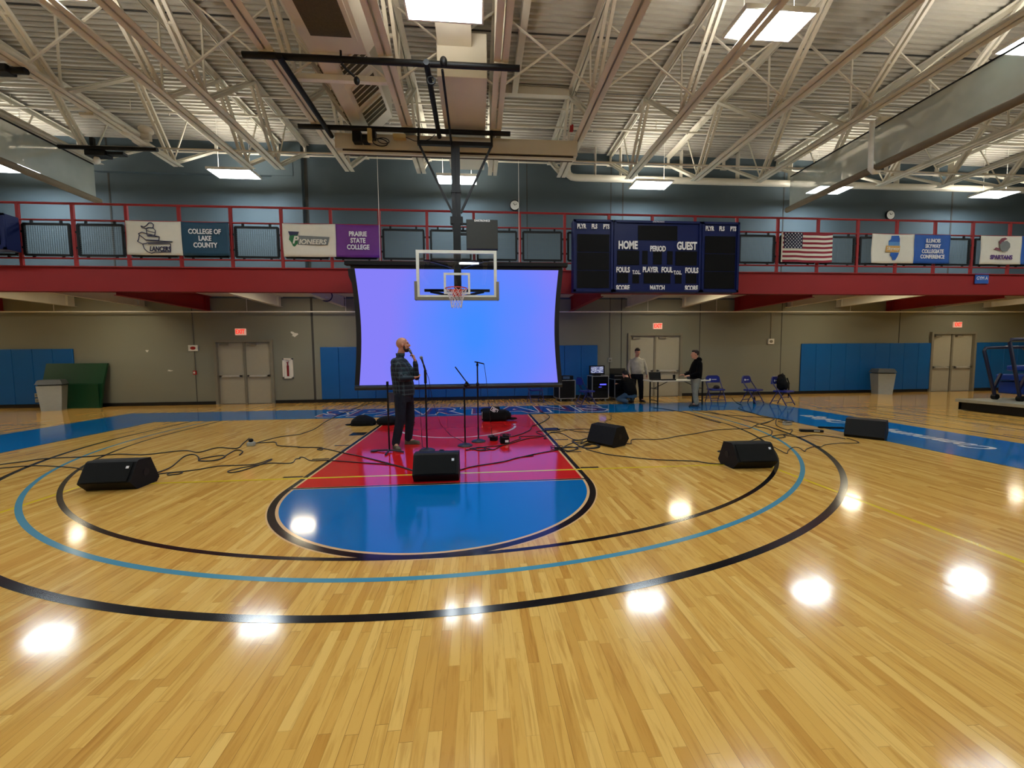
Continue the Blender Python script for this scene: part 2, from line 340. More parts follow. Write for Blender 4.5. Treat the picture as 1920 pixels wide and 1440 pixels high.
while y < YB-.01:
    prof += [(y, ZC), (y+.06, ZC), (y+.075, ZC+.06), (y+.137, ZC+.06)]; y += P
prof.append((YB, ZC)); vs = []; fs = []
for yy, zz in prof: vs += [(XL, yy, zz), (XR, yy, zz)]
for i in range(len(prof)-1): fs.append((2*i, 2*i+1, 2*i+3, 2*i+2))
cb_.add(vs, fs, 0)
for yy in (2.25, .35, -3.1, -6.5, 4.1): cb_.span((XL, yy-.012, ZC-.006), (XR, yy+.012, ZC+.01), 1)
cb_.span((XL, YF, ZC+.1), (XR, YB, ZC+.14), 0)
tag(cb_.build('ceiling', [M_DECK, M_JOINT]), kind='structure')
# doors
def door(i, x0, x1, h):
    f = MB(); t = .06
    f.span((x0-t, 5.42, 0), (x0+.03, 5.62, h+t)); f.span((x1-.03, 5.42, 0), (x1+t, 5.62, h+t)); f.span((x0+.03, 5.42, h-.03), (x1-.03, 5.62, h+t)); f.span(((x0+x1)/2-.035, 5.48, 0), ((x0+x1)/2+.035, 5.62, h-.03))
    fr = f.build('door_%d' % i, M_DFRAME); tag(fr, kind='structure'); mid = (x0+x1)/2
    for a, b_ in ((x0+.035, mid-.04), (mid+.04, x1-.035)):
        lf = MB(); lf.span((a, 5.52, .012), (b_, 5.565, h-.035)); leaf = lf.build('door_leaf', M_DOOR, fr)
        pb = MB(); pb.span((a+.05, 5.44, .93), (b_-.05, 5.47, 1.0)); pb.span((a+.05, 5.44, .92), (a+.12, 5.52, 1.01)); pb.span((b_-.12, 5.44, .92), (b_-.05, 5.52, 1.01)); pb.build('push_bar', M_STEEL, leaf)
        cl = MB(); cl.span((a+.1, 5.44, h-.14), (a+.36, 5.52, h-.08)); cl.bar((a+.2, 5.46, h-.09), (a+.42, 5.42, h-.06), .02, .015); cl.build('door_closer', M_DFRAME, leaf)
for i, (a, b_, h) in enumerate(DOORS): door(i+1, a, b_, h)
# unseen panels added behind the doors to stop light leaks
dbk = MB()
for a, b_, h in DOORS: dbk.span((a-.1, 5.8, 0), (b_+.1, 5.84, h+.1))
tag(dbk.build('door_light_stop', M_DFRAME), kind='structure')
# wall pads
pm = MB(); pm.box((0, 0, .91), (.606, .05, 1.82), bev=.015); pad0 = pm.build('wall_pad', M_PAD)
pads = []
for nm, x0, n in (('left of the green mat', -15.95, 5), ('behind the projection screen', -5.0, 16), ('behind the right grey bin', 12.8, 9), ('beside the rolled-up bleacher', 20.25, 6)):
    for k in range(n):
        o = pad0 if not pads else dup(pad0)
        o.location = (x0+.307+k*.6145, 5.468, .115)
        tag(o, '%s blue wall pad from the left, in the row %s' % (ORD[k], nm), 'wall pad', 'blue wall pads '+nm); pads.append(o)
# ------------------------------------------------------------ running track above
YT = 1.9
tr = MB(); tr.span((XL, YT, 3.25), (XR, YT+.05, 3.86)); tr.span((XL, YT-.05, 3.25), (XR, YT+.14, 3.275)); tr.span((XL, YT-.05, 3.84), (XR, YT+.14, 3.865))
tag(tr.build('track_fascia_beam', M_RED), kind='structure')
dk = MB(); dk.span((XL, YT+.05, 3.66), (XR, 5.5, 3.84)); tag(dk.build('track_deck_slab', M_CREAM), kind='structure')
bx = [-14.9, -12.75, -10.6, -8.55, -6.25, -4.15, -2.1, 0, 2.0, 3.85, 5.95, 8.05, 10.1, 12.2, 14.2, 16.3, 18.4, 20.5, 22.6]
for i, X in enumerate(bx):
    red = i % 3 == 0; zb = 3.17 if red else 3.31
    b = MB(); b.span((X-.01, YT+.06, zb), (X+.01, 5.5, 3.66)); b.span((X-.08, YT+.06, zb), (X+.08, 5.5, zb+.015)); b.span((X-.08, YT+.06, 3.64), (X+.08, 5.5, 3.66)); b.span((X-.08, 5.2, zb), (X+.08, 5.21, 3.66))
    tag(b.build('track_support_beam', M_RED if red else M_CREAM), kind='structure')
rl = thing('guard_railing', 'long red steel guard railing with black mesh infill panels along the raised track', 'railing', (0, YT-.02, 0))
PX = [1.61-1.217*k for k in range(17, 0, -1)]+[1.61+1.217*k for k in range(0, 19)]
b = MB(); b.cyl((XL+.1, 0, 5.36), (XR-.1, 0, 5.36), .028); b.build('top_rail', M_RED, rl)
b = MB(); b.cyl((XL+.1, 0, 4.965), (XR-.1, 0, 4.965), .022); b.build('middle_rail', M_RED, rl)
b = MB(); b.cyl((XL+.1, 0, 4.05), (XR-.1, 0, 4.05), .022); b.build('bottom_rail', M_RED, rl)
p0 = None; q0 = None
for i, X in enumerate(PX):
    if p0 is None:
        b = MB(); b.bar((0, 0, 3.865), (0, 0, 5.34), .07, .05); p0 = b.build('post', M_RED, rl); p = p0
        b = MB(); w, z0, z1 = 1.03, 4.12, 4.86
        for a, c in (((-w/2, 0, z0), (w/2, 0, z0)), ((-w/2, 0, z1), (w/2, 0, z1)), ((-w/2, 0, z0), (-w/2, 0, z1)), ((w/2, 0, z0), (w/2, 0, z1))): b.bar(a, c, .05, .05)
        for s in (-.33, .33): b.bar((s, 0, z0-.06), (s, 0, z0), .05, .03); b.bar((s, 0, z1), (s, 0, z1+.09), .05, .03)
        for s in (-1, 1):
            for z in (4.3, 4.68): b.bar((s*w/2, 0, z), (s*(w/2+.06), 0, z), .03, .05)
        q0 = b.build('mesh_panel', M_BLACK, rl)
        b = MB()
        for k in range(1, 20): b.bar((-w/2+k*w/20, 0, z0), (-w/2+k*w/20, 0, z1), .006, .006)
        for k in range(1, 15): b.bar((-w/2, 0, z0+k*(z1-z0)/15), (w/2, 0, z0+k*(z1-z0)/15), .006, .006)
        b.build('wire_mesh', mat('grey_mesh_wire', (70, 84, 88), .5), q0); q = q0
    else: p = dup(p0, parent=rl); q = dup(q0, parent=rl)
    p.location = (X, 0, 0); q.location = (X+.6085, 0, 0)
# sprinkler line under the track
b = MB(); b.cyl((XL+.1, 5.2, 3.12), (XR-.1, 5.2, 3.12), .022)
for X in (-13.1, -7.2, -4.0, 1.0, 6.6, 9.2, 14.5): b.cyl((X, 5.2, 3.12), (X, 5.2, 3.66), .008, n=6)
tag(b.build('sprinkler_pipe', M_WHITE), 'thin white pipe running level below the track, across the grey wall', 'pipe')
# small lights under the track
lt0 = None
for k, (X, nm) in enumerate(((-17.3, 'far beyond the green mat'), (-11.15, 'above the green mat'), (-4.95, 'to the left of the projection screen'), (.95, 'behind the projection screen'), (7.05, 'above the doors behind the folding table'), (13.1, 'above the grey bin by the pads'), (19.3, 'above the third pair of doors'))):
    if lt0 is None:
        lt0 = thing('ceiling_light', '', 'light', group='lights under the raised track'); o = lt0
        b = MB(); b.span((-.33, -.18, 0), (.33, .18, .1)); b.build('housing', M_WHITE, o)
        b = MB(); b.span((-.3, -.15, -.01), (.3, .15, -.001)); b.build('diffuser', E_LOW, o)
    else: o = dup(lt0)
    o.location = (X, 3.45, 3.555); o['label'] = 'small lit ceiling light under the raised track, '+nm
# ------------------------------------------------------------ roof joists
ZB, ZT = 7.05, 8.66
def make_joist():
    t = thing('roof_joist', '', 'roof joist', group='cream steel roof joists')
    b = MB()
    for s in (-1, 1):
        b.span((s*.016, YF+.3, ZB), (s*.135, 3.62, ZB+.014)); b.span((s*.016, YF+.3, ZB), (s*.03, 3.62, ZB+.125))
    b.build('bottom_chord', M_CREAM, t)
    b = MB()
    for s in (-1, 1):
        b.span((s*.016, YF+.1, ZT-.014), (s*.125, 5.45, ZT)); b.span((s*.016, YF+.1, ZT-.12), (s*.03, 5.45, ZT))
    b.build('top_chord', M_CREAM, t)
    def web(p, q, pair=True, w=.068):
        b = MB()
        for s in ((-1, 1) if pair else (0,)):
            P = Vector(p)+Vector((s*.065, 0, 0)); Q = Vector(q)+Vector((s*.065, 0, 0)); b.bar(P, Q, w, w*.9)
        if pair:
            m = (Vector(p)+Vector(q))/2; b.box(m, (.13, .05, .05))
        b.build('web_member', M_CREAM, t)
    yb = [.35-3.65*k for k in range(7)]
    web((0, 3.45, ZB+.03), (0, 5.3, 8.3)); web((0, 3.4, ZB+.03), (0, 2.3, ZT-.05))
    web((0, 3.42, ZB+.03), (0, 4.1, ZT-.05), False, .03)
    for i, y in enumerate(yb):
        if y-1.85 < YF: break
        web((0, y+.06, ZB+.03), (0, y+1.9, ZT-.05)); web((0, y-.06, ZB+.03), (0, y-1.75, ZT-.05)); web((0, y, ZB+.03), (0, y, ZT-.05), False, .035)
    b = MB(); b.box((0, 5.38, 8.27), (.24, .14, .03)); b.box((0, 5.42, 8.42), (.05, .12, .3)); b.build('bearing_seat', M_CREAM, t)
    return t
JX = [-18.4, -16.3, -14.2, -12.15, -10.11, -8.0, -6.04, -5.2, -3.24, -1.15, .97, 3.09, 5.24, 7.38, 9.47, 11.55, 13.73, 15.9, 18.0, 20.1, 22.3]
JN = {-8.0: 'third to the left of the backstop winch', -6.04: 'left one of the close-set pair above the left hanging light'}
j0 = None
for i, X in enumerate(JX):
    if j0 is None: j0 = make_joist(); o = j0
    else: o = dup(j0)
    o.location = (X, 0, 0)
    k = i-JX.index(.97)
    if X == .97: l = 'cream double-angle roof joist just right of the backstop mast, beside the pale duct'
    elif X == -1.15: l = 'cream double-angle roof joist between the air handler and the pale duct'
    elif X == -3.24: l = 'cream double-angle roof joist carrying the left ends of the black backstop bars'
    elif X == -5.2: l = 'cream roof joist, right one of the close-set pair left of the backstop'
    elif X == -6.04: l = 'cream roof joist, left one of the close-set pair left of the backstop'
    elif X < 0: l = 'cream roof joist, %s one leftwards after the close-set pair' % ORD[JX.index(-6.04)-i-1]
    else: l = 'cream roof joist, %s one rightwards after the joist beside the pale duct' % ORD[k-1]
    o['label'] = l
# bridging rods
b = MB()
for y, z in ((2.7, ZB+.06), (2.7, ZT-.14)): b.bar((JX[0], y, z), (JX[-1], y, z), .04, .04)
tag(b.build('bridging_rod', M_CREAM), 'thin cream rod tying all joists together close to the far wall', 'rod')
xb0 = None
for y in (-.35,):
    for i in range(len(JX)-1):
        a, c = JX[i], JX[i+1]
        if c-a < 1: continue
        b = MB(); b.bar((a+.1, y, ZB+.1), (c-.1, y, ZT-.1), .035, .03); b.bar((c-.1, y+.031, ZB+.1), (a+.1, y+.031, ZT-.1), .035, .03)
        o = b.build('cross_brace', M_CREAM)
        s = 'right of' if (a+c)/2 > .5 else 'left of'
        tag(o, 'thin cream cross brace in the %s joist bay %s the backstop' % (ORD[abs(i-JX.index(.97)) if (a+c)/2 > .5 else JX.index(.97)-i], s), 'brace', 'cross braces between roof joists')
# hanging lights
hl0 = None
rows = [(4.18, [-19.4, -13.05, -6.8, -.12, 6.2, 12.5, 18.8], 'near the far wall'), (-2.2, [-17.6, -11.9, -6.1, .0, 5.47, 10.8, 16.6, 22.3], 'in the row over the court'), (-8.5, [-12, -6.1, 0, 5.5, 11, 17], ''), (-14.8, [-12, -6.1, 0, 5.5, 11, 17], ''), (-20, [-6, 5.5], '')]
for y, xs, nm in rows:
    for k, X in enumerate(xs):
        if hl0 is None:
            hl0 = thing('hanging_light', '', 'light', group='hanging rectangular lights'); o = hl0
            b = MB()
            for s in (-1, 1): b.span((-.63, s*.3, 0), (.63, s*.33, .07)); b.span((s*.6, -.3, 0), (s*.63, .3, .07))
            b.span((-.6, -.3, .045), (.6, .3, .05)); b.build('housing', M_WHITE, o)
            b = MB(); b.span((-.59, -.29, .012), (.59, .29, .02)); b.build('diffuser', E_LAMP, o)
            b = MB(); b.span((-.5, -.2, .052), (.5, .2, .056)); b.build('uplight', E_UP, o)
            for s in (-1, 1):
                b = MB(); b.cyl((s*.45, 0, .05), (s*.45, 0, ZC-7.12), .007, n=6); b.build('hanger_rod', M_WHITE, o)
        else: o = dup(hl0)
        o.location = (X, y, 7.12)
        if abs(X) > 10 or (X < -6.5 and y > 4):
            for ch in o.children:
                if ch.name.startswith('diffuser'):
                    if 'COOL' not in MATS: MATS['COOL'] = ch.data.copy(); MATS['COOL'].materials[0] = E_COOL
                    ch.data = MATS['COOL']
        if not nm: l = 'rectangular hanging light over the near half of the gym'
        else:
            ref = min(range(len(xs)), key=lambda q: abs(xs[q]))
            l = 'rectangular hanging light %s, ' % nm + ('in line with the hoop' if k == ref else '%s one %s the hoop' % (ORD[abs(k-ref)-1], 'right of' if k > ref else 'left of'))
        o['label'] = l
# pipes near the far wall
b = MB(); b.tube([(3.62, 5.1, ZC-.02), (3.62, 5.1, 7.95), (3.66, 5.1, 7.8), (3.78, 5.1, 7.72), (3.95, 5.1, 7.7), (XR-.1, 5.1, 7.7)], .115, 14)
for X in (4.6, 5.5, 7.7, 9.8, 11.8, 13.9, 16, 18.2): b.span((X-.012, 5.0, 7.7), (X+.012, 5.2, ZC-.01))
tag(b.build('drain_pipe', M_CREAM), 'thick cream pipe with an elbow, running along the top of the far wall', 'pipe')
b = MB(); b.cyl((XL+.1, 3.38, 8.4), (XR-.1, 3.38, 8.4), .03, n=8)
for X in range(-18, 24, 3): b.cyl((X, 3.38, 8.4), (X, 3.38, ZC), .008, n=5); b.cyl((X+1, 3.38, 8.33), (X+1, 3.38, 8.4), .02, n=6)
tag(b.build('roof_sprinkler_pipe', M_CREAM), 'thin cream sprinkler pipe hung under the roof deck across all joists', 'pipe')
b = MB(); b.cyl((XL+.1, 5.25, 8.23), (XR-.1, 5.25, 8.23), .028, n=8); tag(b.build('conduit', M_CREAM), 'cream horizontal conduit high on the dark far wall', 'conduit')
b = MB(); b.tube([(1.5, 2.0, ZC-.03), (3.0, 2.0, ZC-.03), (3.2, 2.1, ZC-.1), (3.2, 2.6, 8.3), (3.2, 2.7, 8.1)], .02, 6); b.box((3.2, 2.7, 8.02), (.1, .1, .16), 1)
tag(b.build('alarm_conduit', [M_DFRAME, mat('alarm_red', (150, 20, 20), .4)]), 'bent grey conduit under the roof ending in a small red alarm box', 'conduit')
# pale duct
t = thing('air_duct', 'pale boxed air duct under the roof right of the air handler', 'duct')
b = MB(); b.span((-.27, -.6, 7.1), (.72, 3.4, 7.95), bev=.01); b.build('wide_section', M_CREAM, t)
b = MB(); b.span((-.25, -3.4, 7.68), (.42, -.6, 8.3), bev=.01); b.span((-.3, -2.0, 7.66), (.47, -1.95, 8.32)); b.build('narrow_section', M_CREAM, t)
# air handler
t = thing('air_handler', 'large cream air handler with dark square grille, between two joists', 'air handler')
b = MB(); b.prism([(-2.9, 8.6), (-2.9, 7.75), (-2.68, 7.42), (-1.6, 7.42), (-1.35, 7.75), (-1.35, 8.6)], -3.3, -.62, 'xz'); b.build('plenum', M_CREAM, t)
xc = -2.4; b = MB(); b.prism([(xc-.6, 8.5), (xc-.6, 7.8), (xc-.14, 7.26), (xc+.14, 7.26), (xc+.72, 7.8), (xc+.72, 8.5)], -.62, 2.1, 'xz'); b.build('diffuser_body', M_CREAM, t)
M_GR = mat('dark_filter_grille', (78, 70, 48), .8, var=.15, scale=30)
b = MB(); b.span((-2.56, -2.05, 7.39), (-1.68, -.95, 7.42))
g = b.build('return_grille', M_CREAM, t)
b = MB(); b.span((-2.48, -1.97, 7.38), (-1.76, -1.08, 7.391)); b.build('filter', M_GR, g)
for s in (-1, 1):
    for k, (ya, yb_) in enumerate(((-.45, .1), (.3, .9), (1.08, 1.68))):
        W_ = .58 if s > 0 else .46
        a = Vector((xc+s*(.14+W_*.12), 0, 7.26+.54*.12)); c = Vector((xc+s*(.14+W_*.9), 0, 7.26+.54*.9)); nrm = Vector((s*.54, 0, -W_)).normalized()
        b = MB(); vs = []
        for P in (a, c):
            for y in (ya, yb_):
                for h in (.004, .02): vs.append(P+nrm*h+Vector((0, y, 0)))
        b.add(vs, [(0, 1, 3, 2), (4, 6, 7, 5), (0, 4, 5, 1), (2, 3, 7, 6), (0, 2, 6, 4), (1, 5, 7, 3)])
        gr = b.build('supply_grille', M_GR, t); b = MB()
        for q in range(1, 4):
            y = ya+(yb_-ya)*q/4; b.bar(a+nrm*.024+Vector((0, y, 0)), c+nrm*.024+Vector((0, y, 0)), .012, .02)
        for y in (ya, yb_): b.bar(a+nrm*.02+Vector((0, y, 0)), c+nrm*.02+Vector((0, y, 0)), .04, .03)
        b.build('louver', M_CREAM, gr)
b = MB(); b.span((-3.1, -.28, 7.14), (-1.3, -.18, 7.25)); tag(b.build('steel_channel', M_WHITE), 'white steel channel bridging two joists in front of the air handler', 'channel')
# roof deck frame right of the duct
b = MB(); b.span((1.07, 2.05, 8.5), (2.99, 2.2, ZC)); b.span((1.07, -2.5, 8.5), (2.99, -2.3, ZC)); b.span((1.45, -2.3, 8.5), (1.6, 2.05, ZC)); tag(b.build('roof_opening_frame', M_CREAM), 'cream steel frame under the roof deck between the joists right of the duct', 'frame')
# long housing over the screen
t = thing('screen_housing', 'long cream steel box housing hanging level across the joists above the hoop', 'housing', (0, 1.5, 0))
b = MB(); b.span((-2.92, -.14, 6.62), (3.05, .14, 6.98), bev=.01); b.build('body', M_CREAM, t)
b = MB(); b.span((-2.75, -.1, 6.54), (2.95, .05, 6.62)); b.build('shadow_strip', mat('shadow_line_brown', (60, 42, 28), .8), t)  # shadow line above the lip, painted as a dark brown strip
b = MB(); b.span((-2.85, -.17, 6.5), (3.0, -.1, 6.545)); b.build('lip', M_CREAM, t)
for X in (-2.8, 2.9):
    b = MB(); b.span((X-.04, -.02, 6.98), (X+.04, .02, 7.05)); b.build('bracket', M_STEEL, t)
# ------------------------------------------------------------ basketball backstop
t = thing('basketball_backstop', 'ceiling-hung basketball backstop with glass board, orange rim and black mast', 'basketball hoop')
def part(name, m, fn, parent=None):
    b = MB(); fn(b); return b.build(name, m, parent or t)
part('crossbar', M_BLACK, lambda b: b.cyl((-3.66, -1.1, 6.98), (1.32, -1.1, 6.98), .055))
part('crossbar', M_BLACK, lambda b: b.cyl((-3.66, 1.15, 6.98), (1.32, 1.15, 6.98), .055))
part('fore_and_aft_tube', M_BLACK, lambda b: b.cyl((-2.98, -1.25, 6.88), (-2.98, 1.35, 6.88), .055))
part('fore_and_aft_tube', M_BLACK, lambda b: b.cyl((-.4, -1.3, 6.88), (-.4, 1.2, 6.88), .055))
for X in (-3.24, -1.15, .97):
    for y in (-1.1, 1.15): part('beam_clamp', M_CREAM, lambda b: b.box((X, y, 7.055), (.26, .1, .06)))
part('pivot_frame', M_BLACK, lambda b: (b.bar((-.9, 1.0, 6.62), (.87, 1.0, 6.62), .09, .09), b.bar((-.88, 1.0, 6.6), (-.88, 1.1, 7.0), .05, .05), b.bar((.86, 1.0, 6.6), (.86, 1.1, 7.0), .05, .05)))
part('mast', M_BLACK, lambda b: (b.span((-.115, .95, 4.6), (-.02, 1.05, 6.64)), b.span((-.005, .95, 4.6), (.09, 1.05, 6.64)), b.span((-.03, .98, 4.6), (.005, 1.04, 6.62)), b.span((-.095, .92, 3.0), (.075, 1.06, 4.75)), b.box((-.01, 1.0, 4.83), (.3, .16, .16)), b.box((-.01, 1.0, 5.5), (.24, .14, .05))))
for s in (-1, 1): part('mast_brace', M_BLACK, lambda b: b.bar((-.01+s*.86, 1.0, 6.6), (-.01+s*.1, 1.0, 5.02), .05, .05))
part('hoist_rod', M_BLACK, lambda b: b.cyl((-.13, -1.08, 6.9), (-.1, .95, 6.6), .025))
part('winch', M_BLACK, lambda b: (b.box((-2.35, 1.25, 6.82), (.2, .2, .26), bev=.02), b.cyl((-2.2, 1.2, 6.75), (-2.05, 1.2, 6.75), .11), b.torus((-1.8, 1.16, 6.68), .17, .012), b.torus((-1.72, 1.16, 6.72), .13, .01), b.box((-1.98, 1.2, 6.86), (.16, .16, .2), bev=.02)))
part('winch_gearbox', mat('yellowed_cream_plastic', (200, 180, 120), .5), lambda b: (b.box((-1.35, 1.22, 6.85), (.3, .14, .1), bev=.01), b.box((-2.02, 1.1, 6.8), (.1, .1, .3), bev=.01)))
part('winch_cable', M_CABLE, lambda b: b.tube([(-1.2, 1.2, 6.84), (-1.0, 1.2, 6.76), (-.8, 1.2, 6.75), (-.62, 1.2, 6.82), (-.5, 1.2, 6.93)], .01, 6))
part('pulley', M_BLACK, lambda b: (b.cyl((-1.95, -1.12, 6.93), (-1.95, -1.12, 7.12), .02), b.tube([(-1.95, -1.12, 6.9), (-1.85, -1.05, 6.82), (-1.75, -1.0, 6.76)], .022, 8), b.ell((-1.72, -.98, 6.7), (.055, .05, .075))))
part('pulley', M_BLACK, lambda b: (b.ell((-.1, -1.15, 7.0), (.07, .07, .09)), b.torus((-.35, -1.0, 6.75), .07, .02, axis='y')))
part('board_arm', M_BLACK, lambda b: [b.bar((X, .44, z), (X*.25, .98, z-.02), .05, .05) for X in (-.6, .6) for z in (3.05, 3.75)])
part('board_arm_plate', M_BLACK, lambda b: (b.bar((-.75, .46, 3.08), (.75, .46, 3.08), .05, .06), b.bar((-.75, .46, 3.76), (.75, .46, 3.76), .03, .03)))
M_BFR = mat('white_board_frame', (224, 226, 214), .4)
def bfr(b):
    w, z0, z1 = .915, 2.9, 3.97
    for a, c in (((-w, .4, z0+.03), (w, .4, z0+.03)), ((-w, .4, z1-.03), (w, .4, z1-.03))): b.bar(a, c, .05, .07)
    for s in (-1, 1): b.bar((s*(w-.034), .4, z0+.002), (s*(w-.034), .4, z1-.002), .066, .054)
brd = part('backboard', M_BFR, bfr)
M_GLASS = bpy.data.materials.new('board_glass'); M_GLASS.use_nodes = True; _b = M_GLASS.node_tree.nodes['Principled BSDF']
_b.inputs['Base Color'].default_value = (1, 1, 1, 1); _b.inputs['Roughness'].default_value = .01; _b.inputs['IOR'].default_value = 1.5; _b.inputs['Transmission Weight'].default_value = 1
part('glass', M_GLASS, lambda b: b.span((-.86, .392, 2.955), (.86, .402, 3.915)), brd)
part('target_square', M_BFR, lambda b: [b.span(a, c) for a, c in (((-.3, .384, 3.42), (.3, .39, 3.47)), ((-.3, .384, 2.99), (.3, .39, 3.03)), ((-.3, .384, 3.03), (-.25, .39, 3.42)), ((.25, .384, 3.03), (.3, .39, 3.42)))], brd)
def bpad(b):
    b.bar((-.93, .4, 2.885), (.93, .4, 2.885), .086, .07)
    for s in (-1, 1): b.bar((s*.93, .4, 2.86), (s*.93, .4, 3.27), .065, .09); b.ell((s*.93, .4, 2.88), (.035, .045, .04))
part('edge_padding', mat('grey_board_padding', (122, 118, 98), .7), bpad, brd)
M_ORG = mat('orange_rim_paint', (220, 62, 24), .4)
rim = part('rim', M_ORG, lambda b: (b.torus((0, 0, 3.05), .235, .011, 32, 8), b.span((-.08, .235, 2.99), (.08, .38, 3.05)), b.span((-.1, .36, 2.93), (.1, .384, 3.1)), b.bar((-.15, .18, 3.04), (-.06, .36, 3.0), .015, .015), b.bar((.15, .18, 3.04), (.06, .36, 3.0), .015, .015)))
def net(b):
    rings = [(.23, 3.04), (.21, 2.97), (.17, 2.89), (.14, 2.8), (.12, 2.71), (.115, 2.63)]; n = 12
    for k in range(len(rings)-1):
        for i in range(n):
            a = 2*PI*(i+.5*(k % 2))/n
            for d in (-.5, .5):
                a2 = a+2*PI*d/n; b.bar((rings[k][0]*math.cos(a), rings[k][0]*math.sin(a), rings[k][1]), (rings[k+1][0]*math.cos(a2), rings[k+1][0]*math.sin(a2), rings[k+1][1]), .008, .008)
part('net', mat('white_net_cord', (225, 220, 215), .8), net, rim)
# shot clock
t2 = thing('shot_clock', 'dark square shot clock box mounted on the backstop mast above the board', 'shot clock', (.6, 1.02, 4.16))
b = MB(); b.span((-.38, -.07, 0), (.38, .07, .7), bev=.012); b.build('case', mat('shot_clock_case', (42, 44, 38), .6), t2)
b = MB(); b.span((-.62, .02, .35), (-.36, .06, .4)); b.span((-.62, .02, .6), (-.36, .06, .64)); b.build('mounting_arm', M_BLACK, t2)
text('DAKTRONICS', 'lettering', M_LETTER, t2, (0, -.073, .668), .06, depth=.001, off=.003)
# other backstops partly in view
t2 = thing('folded_backstop', 'black folded backstop bar hung under the joists at the far left, blue-lit', 'basketball hoop')
b = MB(); b.cyl((-10.1, 2.5, 6.98), (-7.75, 2.5, 6.98), .05); b.build('crossbar', M_BLACK, t2)
b = MB(); b.box((-9.25, 2.6, 6.86), (.5, .25, .14), bev=.02); b.box((-8.8, 2.6, 6.88), (.4, .16, .08), bev=.02); b.box((-9.25, 2.45, 7.1), (.08, .08, .2)); b.build('clamp', M_BLACK, t2)
b = MB(); b.ell((-9.3, 2.6, 6.72), (.07, .07, .1)); b.build('lamp', M_WHITE, t2)
b = MB(); b.box((-8.1, 2.45, 7.14), (.22, .3, .16), bev=.02); b.ell((-8.0, 1.9, 7.1), (.12, .12, .1)); b.box((-8.15, 1.1, 7.02), (.3, .12, .06)); b.build('motor', M_CREAM, t2)
t2 = thing('folded_backstop', 'short black bar end under the joists at the upper left edge', 'basketball hoop')
b = MB(); b.cyl((-10.1, -.35, 7.0), (-7.95, -.35, 7.0), .06); b.build('crossbar', M_BLACK, t2)
b = MB(); b.box((-8.4, -.35, 7.0), (.4, .2, .14), bev=.02); b.build('clamp', M_BLACK, t2)
b = MB(); b.ell((-7.85, 2.3, 7.35), (.16, .16, .11)); b.span((-7.95, 2.25, 7.1), (-7.75, 2.35, 7.3)); tag(b.build('smoke_detector', M_CREAM), 'round cream detector sitting on the joist above the left backstop bar', 'detector')
# divider curtains
def mesh_cloth():
    m = bpy.data.materials.new('divider_mesh_cloth'); m.use_nodes = True; nt = m.node_tree; N = nt.nodes; L = nt.links; b = N['Principled BSDF']
    b.inputs['Base Color'].default_value = (*lin((178, 182, 172)), 1); b.inputs['Roughness'].default_value = .7
    tc = N.new('ShaderNodeTexCoord'); n = N.new('ShaderNodeTexNoise'); n.inputs['Scale'].default_value = 2; L.new(tc.outputs['Object'], n.inputs['Vector'])
    mr = N.new('ShaderNodeMapRange'); mr.inputs[3].default_value = .42; mr.inputs[4].default_value = .62; L.new(n.outputs['Fac'], mr.inputs[0]); L.new(mr.outputs[0], b.inputs['Alpha']); return m
M_MESH = mesh_cloth(); M_ROLL = mat('brown_curtain_roll', (112, 98, 76), .7)
for s, X, y1, l in ((1, 10.18, 3.05, 'grey mesh divider curtain rolled up under the roof at the right'), (-1, -10.2, 3.55, 'grey mesh divider curtain rolled up under the roof at the left')):
    t2 = thing('divider_curtain', l, 'curtain', (X, 0, 0))
    b = MB(); b.span((-.008, YF+1, 6.08), (.008, y1, 7.0)); b.build('mesh_cloth', M_MESH, t2)
    b = MB(); b.cyl((0, YF+1, 6.05), (0, y1+.1, 6.05), .085, n=14); b.build('bottom_roll', M_ROLL, t2)
    b = MB(); b.bar((0, YF+1, 7.02), (0, y1, 7.02), .03, .03); b.build('top_wire', M_BLACK, t2)
    if s > 0:
        b = MB(); b.tube([(-.18, .28, 7.1), (-.18, .28, 6.6), (-.17, .28, 6.0), (-.08, .28, 5.93), (.05, .28, 5.95)], .055, 8); b.build('lifting_belt', M_WHITE, t2)
        b = MB(); b.box((.3, .3, 7.15), (.7, .18, .1), bev=.02); b.build('belt_winch', M_CREAM, t2)
# ------------------------------------------------------------ projection screen
YS = 1.35
t = thing('projection_screen', 'large hanging projection screen glowing blue and violet behind the hoop', 'screen', (0, YS, 0))
zs = [.86+i*(3.75-.86)/16 for i in range(17)]
def hw(z): q = (z-.86)/2.89; return 2.53-.13*math.sin(PI*q)**1.0*.75+.02*q
m = bpy.data.materials.new('projected_image'); m.use_nodes = True; nt = m.node_tree; nt.nodes.clear(); N = nt.nodes; L = nt.links
tc = N.new('ShaderNodeTexCoord'); mp = N.new('ShaderNodeMapping'); mp.inputs['Location'].default_value = (-.16, 0, -.46); mp.inputs['Scale'].default_value = (.36, 0, .22); L.new(tc.outputs['Object'], mp.inputs[0])
ln = N.new('ShaderNodeVectorMath'); ln.operation = 'LENGTH'; L.new(mp.outputs[0], ln.inputs[0])
nz = N.new('ShaderNodeTexNoise'); nz.inputs['Scale'].default_value = .55; L.new(tc.outputs['Object'], nz.inputs['Vector'])
am = N.new('ShaderNodeMath'); am.operation = 'MULTIPLY_ADD'; L.new(nz.outputs['Fac'], am.inputs[0]); am.inputs[1].default_value = .35; L.new(ln.outputs['Value'], am.inputs[2])
cr = N.new('ShaderNodeValToRGB'); L.new(am.outputs[0], cr.inputs[0]); e = cr.color_ramp.elements
e[0].position = .24; e[0].color = (*lin((68, 140, 255)), 1); e[1].position = 1.15; e[1].color = (*lin((134, 128, 248)), 1); q = e.new(.68); q.color = (*lin((104, 134, 255)), 1)
